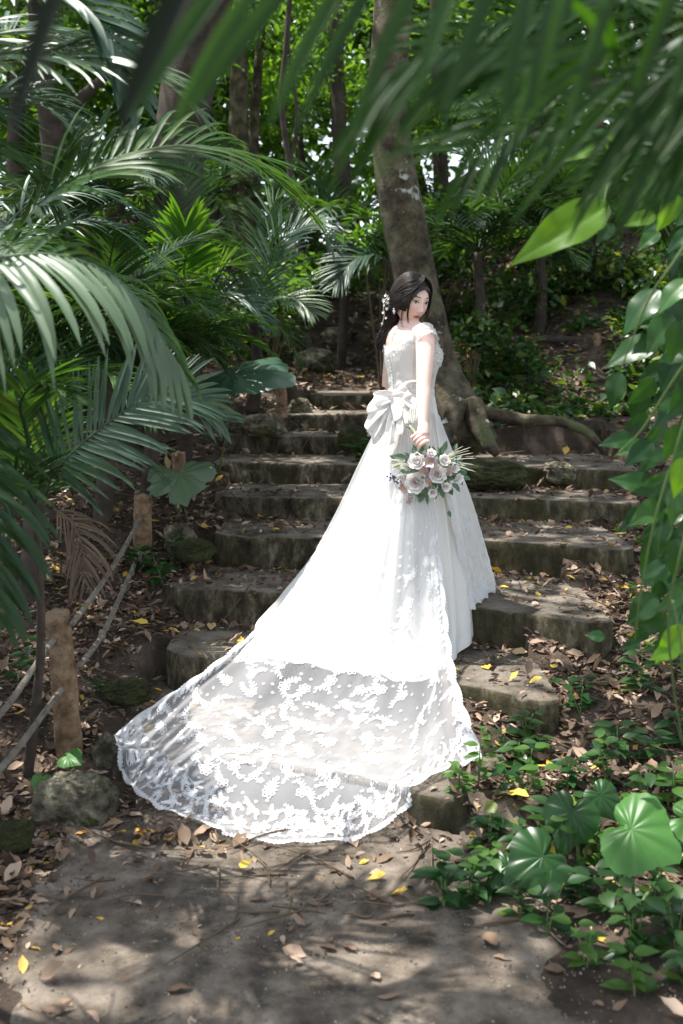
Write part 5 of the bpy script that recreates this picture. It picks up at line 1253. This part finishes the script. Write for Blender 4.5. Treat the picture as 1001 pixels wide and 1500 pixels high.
for (px, py, a, L, Y) in [(823,335,208,170,2.5),(852,220,205,56,2.7),(897,208,250,40,2.7),(870,328,200,44,2.6),(938,320,195,50,2.6),(980,310,240,62,2.5),(984,945,230,70,2.6),(996,700,260,60,2.35),(975,955,200,50,2.6)]:
    m3, l3 = oval(px, py, a, L, Y, -.2, .55, .2); mb.add(*stamp(BL*[.72 if L > 100 else 1, 1, 1], BLQ, m3[None], l3[None]))
V, Q, T = mb.get(); obj('backlit_leaves', V, Q, T, M['lime'], t)
mb = MB()
for pts in [[(1040,100,2.5),(960,180,2.55),(905,240,2.6),(885,300,2.6),(895,345,2.6)],[(1040,300,2.45),(990,380,2.45),(950,440,2.5),(910,540,2.6)],[(1040,480,2.4),(985,560,2.5),(940,630,2.6),(900,670,2.7)],[(1020,560,2.4),(990,660,2.45),(960,760,2.5),(940,860,2.55),(930,940,2.65)],[(1030,700,2.4),(1000,800,2.4),(980,900,2.5),(985,990,2.6),(1000,1090,2.7)],[(985,880,2.6),(996,930,2.6),(1000,990,2.6)]]:
    mb.add(*tube([W(*p) for p in pts], [.0035, .003, .002], 7, n=30))
V, Q, T = mb.get(); obj('stem', V, Q, T, M['stem'], t)

SL, SLQ = leaf_template(6, 2, .55, .15, .2, peak=.42)
def seedling(px, py, Y, h, nleaf, size, label, group, mat='leaf_shrub', spread=.6, seed=0):
    r = np.random.default_rng(seed); b = gb(px, py, Y); t = thing('leafy_plant', b, label, 'plant', group); mb = MB(); ms = MB()
    for s in range(r.integers(2, 4)):
        lean = r.normal(size=2)*.25*spread; top = b+np.array([lean[0]*h, lean[1]*h, h*r.uniform(.6, 1.05)]); P = catmull([b, b*.5+top*.5+[0, 0, h*.06], top], 12); ms.add(*tube(P, [.0028, .0015], 5))
        for k in range(nleaf):
            f = (k//2+1)/(nleaf/2+.0); p = P[min(11, int(f*11))]; a = (k % 2)*math.pi+(k//2)*1.57+r.uniform(-.4, .4); d = nrm(np.array([math.cos(a), math.sin(a), r.uniform(-.15, .45)])); v = np.array([r.normal()*.2, -.25, 1.]); n_ = nrm(v-d*np.dot(v, d))
            sz = size*r.uniform(.7, 1.2)*(1-.25*abs(f-.6)); mb.add(*stamp(SL*[r.uniform(.95, 1.3), 1, 1], SLQ, (np.stack([np.cross(d, n_), d, n_], -1)*sz)[None], (p+d*sz*.15)[None]))
    V, Q, T = mb.get(); obj('foliage', V, Q, T, M[mat], t); V, Q, T = ms.get(); obj('stem', V, Q, T, M['stem'], t)
sp = [(460+300,1085,4.0),(735,1060,4.1),(790,1075,4.1),(850,1040,4.3),(905,1075,4.0),(960,1060,4.0),(770,1120,3.8),(830,1110,3.8),(890,1120,3.8),(945,1125,3.7),(990,1110,3.7),(740,1140,3.8),(800,1160,3.6),(860,1150,3.6),(915,1165,3.6),(975,1170,3.5),
      (715,1195,3.6),(760,1200,3.5),(790,1230,3.4),(850,1290,3.3),(900,1300,3.2),(980,1290,3.15),(720,1270,3.35),(700,1290,3.3),(690,1320,3.3),(960,1240,3.3),(880,1215,3.5),(1000,1010,4.1),(940,1000,4.4),(770,1000+60,4.2),(700,1105,3.9),(650,1300,3.25),(990,1340,3.0),(930,1350,3.0),(860,1370,2.95),(800,1350,3.1),(760,1320,3.2),(1000,1400,2.85),(930,1430,2.8)]
for i, (px, py, Y) in enumerate(sp):
    seedling(px, py, Y, random.uniform(.10, .22), random.choice([6, 8]), random.uniform(.055, .085), 'green seedling in the thick patch of undergrowth at lower right', 'seedlings at lower right', mat=['leaf_shrub', 'leaf_shrub', 'leaf_bright', 'vine'][i % 4], seed=i)
for i, (px, py, Y, s, lab) in enumerate([(205,850,5.7,.085,'bluish-green leafy plant in front of the second rope post'),(240,860,5.6,.08,'leafy plant between the second post and the third step'),(250,835,5.9,.07,'small leafy plant beside the bright mossy stone'),(672,1200,3.75,.05,'small seedling against the face of the lowest step'),(158,1020,4.6,.05,'slim seedling in the litter behind the nearest post'),(25,970,4.6,.09,'dark leafy sprig at the left edge beyond the ropes'),(535,615,7.3,.13,'dark green plant peeking out left of the bow')]):
    seedling(px, py, Y, .2 if s > .06 else .1, 8, s, lab, 'small plants along the steps', 'vine' if i != 3 else 'leaf_bright', seed=100+i)
# ground cover of small leaves on the slopes (uncountable)
def cover(n, xx, yy, size, mat, seed, hmax, dens, name, lab):
    r = np.random.default_rng(seed); X = r.uniform(*xx, n); Y = r.uniform(*yy, n); k = r.random(n) < dens(X, Y); X, Y = X[k], Y[k]
    h = r.uniform(.02, 1, len(X))**1.5*hmax*np.clip(.3+fbm(np.stack([X, Y], -1), 1.5, 2, seed), .15, 1.3)
    P = np.stack([X, Y, ground(X, Y)+h], -1); Mx = rand_frames(len(X), size*r.uniform(.6, 1.4, len(X)), 1., rng=r, tilt=.45); mb = MB(); mb.add(*stamp(*leaf_template(4, 1, .52, .2, .2, peak=.42), Mx, P)); return tag(mb.build(name, M[mat]), lab, 'undergrowth', kind='stuff')
off = lambda X, Y: np.where(stepz(X, Y, .05) > -5, 0., 1.)
cl = lambda X, Y, s, a: np.clip(fbm(np.stack([X, Y], -1), s, 3, 77)*2.2+a, 0, 1)
cover(70000, (.3, 7.5), (6.6, 15), .085, 'leaf_shrub', 5, .32, lambda X, Y: off(X, Y)*cl(X, Y, 1.1, .15)*(X > np.interp(Y, xrY, xr)+.0), 'slope_undergrowth', 'low shrubby undergrowth on the slope right of the tree')
cover(22000, (-7, -.6), (6.6, 14), .08, 'leaf_shrub', 6, .35, lambda X, Y: off(X, Y)*cl(X, Y, 1.1, .1)*(X < np.interp(Y, xlY, xl)-.15), 'thicket_undergrowth', 'low leafy undergrowth beneath the palms on the left')
cover(5000, (1.0, 3.4), (3.2, 7), .055, 'leaf_bright', 8, .16, lambda X, Y: off(X, Y)*cl(X, Y, 2.0, -.35), 'bank_undergrowth', 'small bright leaves creeping over the right bank')
cover(16000, (-3, 3), (11.3, 16), .09, 'leaf_shrub', 9, .5, lambda X, Y: cl(X, Y, 1.0, -.1), 'rear_undergrowth', 'undergrowth on the bank behind the landing')
# ---------------------------------------------------------------- trees
CL, CLQ = leaf_template(3, 1, .5, .2, .15, peak=.45)
LIT = [((-.15, 4.05, .1), .80), ((.12, 4.75, .7), .50), ((.2, 5.0, 1.3), .22), ((-.55, 4.3, .2), .5), (tuple(W(190, 470, 2.85)), .3), (tuple(W(110, 420, 2.8)), .10), (tuple(W(90, 90, 3.8)), .40), (tuple(W(271, 370, 7.0)), .45), (tuple(W(60, 300, 4.1)), .2),
       ((0.0, 9.6, 1.35), 1.1), ((-.3, 8.6, 1.2), .5), (tuple(W(940, 78, 1.4)), .06), (tuple(W(820, 335, 2.5)), .13), ((-.35, 4.95, .35), .16), ((-.45, 5.45, .5), .14), ((.72, 4.42, .32), .16), (tuple(W(940, 1210, 3.2)), .15), ((.3, 3.45, 0), .2), (tuple(W(110, 1170, 3.7)), .13),
       ((-.3, 7.5, 1.), .2), ((-.5, 6.8, .9), .16), (tuple(W(870, 590, 8.5)), .3), (tuple(W(250, 600, 3.7)), .22), (tuple(W(430, 340, 8.3)), .4), (tuple(W(860, 1080, 3.9)), .13), (tuple(W(700, 330, 10)), .5), ((.9, 7.4, 1.0), .25), ((1.5, 4.0, .3), .18), ((-.3, 3.3, 0), .15), ((-1.3, 4.8, .3), .2), ((-1.6, 6.5, .8), .25), ((1.6, 9, 1.8), .35), ((.2, 8.2, 1.2), .3), ((.1, 11.5, 1.6), .8), ((-.45, 6.2, .66), .18), ((1.2, 5.3, .5), .2), ((.95, 6.0, .66), .2), ((-.6, 5.0, .32), .14), ((-1.9, 5.2, .6), .25), ((-1.4, 3.9, .2), .18), ((1.3, 6.8, .8), .15), (tuple(W(500,400,9)), .3), (tuple(W(790, 1130, 3.7)), .12)]
def lit_mask(P):
    k = np.zeros(len(P), bool)
    for c, rad in LIT:
        v = P-np.array(c); a = v@SUN; d = np.linalg.norm(v-a[:, None]*SUN, axis=1); k |= (d < rad*(1+.35*fbm(P, 3.5, 2, 9))) & (a > 0)
    return k
def tree(label, trunk, radii, crown=None, nleaf=6000, size=.12, seed=0, bark='bark', mat='leaf_bg', roots=None, branches=(), px=True, group='forest trees', shade=False):
    r = np.random.default_rng(seed)
    P = [W(*p) for p in trunk] if px else [np.array(p, float) for p in trunk]
    b = P[0].copy(); t = thing('tree', b, label, 'tree', group)
    V, Q, T = tube(P, radii, 28, n=70, rough=.05, seed=seed); V = V+nrm(V-np.array(P).mean(0))*0
    obj('trunk', V, Q, T, M[bark], t)
    if roots:
        for rt in roots: V, Q, T = tube([W(*p) for p in rt[0]], rt[1], 18, n=40, rough=.12, seed=seed+5); obj('root', V, Q, T, M[bark], t)
    for br in branches: V, Q, T = tube([W(*p) if px else np.array(p, float) for p in br[0]], br[1], 12, n=30, rough=.06, seed=seed+2); obj('branch', V, Q, T, M[bark], t)
    if crown:
        mb = MB()
        for (cx, cy, cz, rx, ry, rz, n_) in crown:
            # clumps of leaves hanging on an uneven volume
            k = max(6, n_//70); cc = r.normal(size=(k, 3)); cc = nrm(cc)*r.uniform(.15, 1, (k, 1))**.4*np.array([rx, ry, rz])+[cx, cy, cz]
            idx = r.integers(0, k, n_); Pt = cc[idx]+r.normal(size=(n_, 3))*np.array([.22, .22, .13])*min(rx, 1.4)*r.uniform(.6, 1.3, (k, 1))[idx]
            if shade: Pt = Pt[~lit_mask(Pt)]  # overhead crowns shaped for light: leaves between sun and LIT spots removed
            Mx = rand_frames(len(Pt), size*r.uniform(.6, 1.35, len(Pt)), .8, rng=r, tilt=.7); mb.add(*stamp(CL, CLQ, Mx, Pt))
            for q in range(min(k, 14)):   # twigs from the trunk top to the clumps
                pass
        V, Q, T = mb.get(); obj('crown', V, Q, T, M[mat], t)
    return t
SPR = dict(size=.25, mat='leaf_canopy', shade=True)
tree('thick mossy tree trunk rising behind the woman, roots spreading over the steps', [(690,655,7.45),(668,600,7.5),(640,540,7.6),(622,470,7.6),(607,400,7.6),(588,300,7.6),(570,180,7.6),(572,60,7.6),(580,-60,7.6),(590,-300,7.6),(600,-560,7.6)],
  [.20,.17,.155,.15,.148,.148,.138,.132,.13,.12,.09], roots=[([(690,600,7.5),(750,612,7.5),(820,618,7.5),(862,634,7.4),(885,662,7.3)],[.06,.042,.036,.03,.02]),([(672,590,7.3),(660,620,7.2),(652,640,7.1),(648,655,7.0)],[.07,.06,.05,.03]),([(690,590,7.35),(703,625,7.25),(716,650,7.15),(728,665,7.1)],[.08,.07,.05,.03])],
  crown=[(.3,6.5,6.9,3.2,2.6,.9,1650),(-2.6,5.5,7.2,2.6,2.6,.9,1650),(2.8,6.0,7.0,2.6,2.8,.9,1650),(.4,9.5,7.6,3,2.4,.9,1500)], seed=1, **SPR)
tree('broad leaning trunk with pale lichen at the upper left', [(262,470,9.6),(262,330,9.5),(264,210,9.5),(280,100,9.5),(300,0,9.5),(320,-120,9.5),(340,-400,9.5)], [.30,.22,.22,.235,.24,.22,.18], bark='bark_dark',
  crown=[(-2.5,9.5,7.6,3,2.4,.9,1350),(-4.8,7.5,7.4,2.4,2.6,.9,1350)], seed=2, **SPR)
tree('dark forked tree far left behind the silvery fronds', [(82,420,11),(82,300,11),(78,210,11),(66,120,11),(55,20,11),(50,-100,11)], [.13,.12,.12,.10,.09,.08], bark='bark_dark', branches=[([(80,215,11),(105,160,11),(140,125,11),(170,100,11)],[.08,.07,.05,.03])],
  crown=[(-3.6,11,5.2,1.6,1.4,1.2,1500),(-2.9,11.5,6.4,1.4,1.4,.8,900)], seed=3, size=.12)
tree('pair of brown trunks between the leaning trunk and the path', [(358,400,12),(356,300,12),(350,200,12),(350,100,12),(345,-20,12)], [.14,.12,.11,.10,.09], bark='bark', branches=[([(372,400,12.2),(376,300,12.2),(372,200,12.2),(380,80,12.2),(390,-40,12.2)],[.07,.06,.06,.05,.04])],
  crown=[(-1.3,13,5.4,1.4,1.2,1.0,1300),(-.6,12.5,6.2,1.6,1.2,.7,900)], seed=4, size=.12)
tree('slender dark tree beside the central trunk, left of it', [(507,400,12.5),(505,300,12.5),(497,180,12.5),(492,60,12.5),(490,-60,12.5)], [.13,.10,.09,.085,.07], bark='bark_dark', crown=[(0.2,13.5,5.2,1.3,1.2,1.3,1200)], seed=5, size=.12)
tree('thin twisting liana-like tree in the middle of the forest', [(430,330,10.5),(424,240,10.5),(413,150,10.5),(420,60,10.5),(428,-50,10.5)], [.035,.03,.03,.028,.025], bark='bark_dark', branches=[([(424,240,10.5),(436,180,10.5),(430,120,10.5),(418,30,10.5)],[.018,.018,.015,.012])], crown=[(-.5,11,5.6,.9,.8,.6,500)], seed=6, size=.11)
for i, (px, Y, rad, lab, mt) in enumerate([(20,14,.12,'thin trunk at the far left edge of the forest','leaf_bg'),(160,15,.13,'trunk half hidden by the silvery palm fronds','leaf_bg'),(330,16,.10,'straight sunlit tree beyond the leaning trunk','leaf_bright'),
   (650,14,.11,'tree behind the foreground frond right of centre','leaf_bg'),(790,15,.13,'dark tree on the right slope above the log','leaf_shrub'),(880,13,.10,'shaded tree at the right behind the vine','leaf_shrub'),(960,15,.14,'thick shaded tree near the right edge','leaf_shrub')]):
    x = (px-HX)*Y/F; g0 = float(surf(np.array(x), np.array(Y)))-.1; h_ = 8; r = np.random.default_rng(200+i)
    tree(lab, [(x, Y, g0), (x+r.normal()*.15, Y, g0+2.5), (x+r.normal()*.3, Y, g0+5), (x+r.normal()*.4, Y, g0+h_)], [rad*1.1, rad*.7, rad*.6, rad*.4], px=False, bark='bark_dark', mat=mt, size=.13,
         crown=[(x+r.normal()*.5, Y+.3, g0+2.6+r.uniform(0, .6), 1.7, 1.2, 1.2, 2600), (x+r.normal()*.8, Y+.5, g0+4.6, 1.8, 1.2, 1.2, 2600), (x+r.normal()*.8, Y+.3, g0+6.4, 1.8, 1.2, 1.1, 2000)], seed=30+i)
# bushes at the forest edge
for i, (px, py, Y, s, lab, mt) in enumerate([(120,400,9.5,.8,'leafy bush behind the palms at left','leaf_shrub'),(400,420,10.5,.6,'bright bush at the end of the path','leaf_bright'),(470,400,13.5,.8,'bush on the bank behind the landing','leaf_shrub'),(560,350,9.6,.28,'small sunlit bush left of the mossy trunk','leaf_bright'),(690,490,8.6,.20,'small leafy bush right of the mossy trunk','leaf_shrub'),
   (740,440,10.5,.6,'dark bush on the slope behind the stake','leaf_shrub'),(850,430,10.8,.7,'dark bush on the right slope under the palms','leaf_shrub'),(940,480,9.5,.6,'dark bush behind the vine','leaf_shrub'),(720,530,8.9,.30,'leafy shrub beside the wooden stake','leaf_shrub'),(760,520,9.0,.3,'shrub in front of the long log','leaf_shrub'),(20,480,7.5,.8,'shaded bush at the left edge','leaf_shrub'),(640,340,11.5,.7,'bush in deep shade behind the mossy trunk','leaf_shrub')]):
    c = W(px, py, Y); g0 = float(surf(c[0], c[1])); r = np.random.default_rng(400+i); t = thing('bush', (c[0], c[1], g0), lab, 'bush', 'bushes at the forest edge')
    n_ = int(1300*s**1.2)+150; k = max(5, int(14*s)); cc = nrm(r.normal(size=(k, 3)))*r.uniform(.2, 1, (k, 1))*np.array([s, s*.8, s*.7])+c
    idx = r.integers(0, k, n_); Pt = cc[idx]+r.normal(size=(n_, 3))*.16*s**.5; Pt[:, 2] = np.maximum(Pt[:, 2], g0+.02)
    mb = MB(); mb.add(*stamp(CL, CLQ, rand_frames(n_, (.10 if Y > 9 else .08)*r.uniform(.6, 1.3, n_), .9, rng=r, tilt=.6), Pt)); V, Q, T = mb.get(); obj('foliage', V, Q, T, M[mt], t)
    mb = MB()
    for q in cc[:8]: mb.add(*tube([np.array([c[0], c[1], g0-.05]), np.array([c[0], c[1], g0])*.5+q*.5, q], [.012, .006], 5, n=8))
    V, Q, T = mb.get(); obj('stem', V, Q, T, M['brownstem'], t)
# far wood: reads as one mass of leaves
r = np.random.default_rng(90); mb = MB(); n_ = 95000
k = 900; cc = np.stack([r.uniform(-13, 13, k), r.uniform(16, 25, k), np.zeros(k)], -1); cc[:, 2] = 2+r.uniform(0, 1, k)**.8*10
idx = r.integers(0, k, n_); Pt = cc[idx]+r.normal(size=(n_, 3))*[.5, .4, .3]
mb.add(*stamp(CL, CLQ, rand_frames(n_, .26*r.uniform(.6, 1.4, n_), .8, rng=r, tilt=.7), Pt)); tag(mb.build('far_foliage', M['leaf_bg']), 'sunlit mass of leaves of the far forest', 'foliage', kind='stuff')
mb = MB()
for i in range(12):
    x = r.uniform(-12, 12); Y = r.uniform(15.5, 25); g0 = float(ground(np.array(x), np.array(Y))); mb.add(*tube([(x, Y, g0-.2), (x+r.normal()*.3, Y, g0+4), (x+r.normal()*.6, Y, g0+10)], [r.uniform(.06, .16), .06, .04], 8, n=14, rough=.05))
tag(mb.build('far_trunks', M['bark_dark']), 'dim trunks of the far forest behind the leaves', 'trunks', kind='stuff')
# the wood goes on at the sides and behind the photographer (unseen, it shades the place; crowns left open over the LIT spots)
for i, (x, Y, rad, lab) in enumerate([(-6.5,4.5,.18,'shade tree beyond the left edge of the photo'),(6.2,3.5,.18,'shade tree beyond the right edge of the photo'),(0.5,-5,.2,'shade tree far behind the photographer')]):
    g0 = float(ground(np.array(x), np.array(float(Y)))); tree(lab, [(x, Y, g0-.2), (x*1.0+.1, Y, g0+3), (x*.95, Y+.2, g0+8)], [rad*1.5, rad, rad*.6], px=False, crown=[(x*.75, Y+.5, 7., 3.2, 3.0, 1., 2300), (x, Y, 4.2, 2., 2.5, 1.4, 1300 if abs(x) > 5 else 10)], seed=60+i, **SPR)
# ---------------------------------------------------------------- camera, light
cam = bpy.data.cameras.new('camera'); co = bpy.data.objects.new('camera', cam); COL.objects.link(co); sc.camera = co
co.location = (0, 0, CZ); co.rotation_euler = (R(90), 0, 0)
cam.sensor_fit = 'VERTICAL'; cam.sensor_height = 36; cam.sensor_width = 24; cam.lens = 38.4
cam.shift_y = -(750-HY)/1500; cam.clip_start = .05; cam.clip_end = 1000
cam.dof.use_dof = True; cam.dof.focus_distance = 4.9; cam.dof.aperture_fstop = 2.8
w = bpy.data.worlds.new('World'); sc.world = w; w.use_nodes = True
nt = w.node_tree; nt.nodes.clear()
sky = nt.nodes.new('ShaderNodeTexSky'); sky.sky_type = 'NISHITA'; sky.sun_disc = False
az = math.atan2(SUN[0], SUN[1]); el = math.asin(SUN[2])
sky.sun_elevation = el; sky.sun_rotation = az
bg = nt.nodes.new('ShaderNodeBackground'); bg.inputs[1].default_value = .12
out = nt.nodes.new('ShaderNodeOutputWorld'); hs = nt.nodes.new('ShaderNodeHueSaturation'); hs.inputs['Saturation'].default_value = .45; nt.links.new(sky.outputs[0], hs.inputs['Color']); nt.links.new(hs.outputs[0], bg.inputs[0]); nt.links.new(bg.outputs[0], out.inputs[0])
sl = bpy.data.lights.new('sun', 'SUN'); sl.energy = 2.8; sl.angle = R(.53); sl.color = (1, .96, .9)
so = bpy.data.objects.new('sun', sl); COL.objects.link(so); so.location = (0, 0, 20)
so.rotation_euler = Vector(SUN).to_track_quat('Z', 'Y').to_euler()
sc.view_settings.view_transform = 'Standard'; sc.view_settings.look = 'None'; sc.view_settings.gamma = 1
sc.view_settings.exposure = EXPO
sc.cycles.max_bounces = 8; sc.cycles.diffuse_bounces = 4; sc.cycles.transmission_bounces = 4; sc.cycles.transparent_max_bounces = 12; sc.cycles.glossy_bounces = 2
sc.cycles.sample_clamp_indirect = 6; sc.cycles.caustics_reflective = False; sc.cycles.caustics_refractive = False
sc.cycles.use_denoising = True
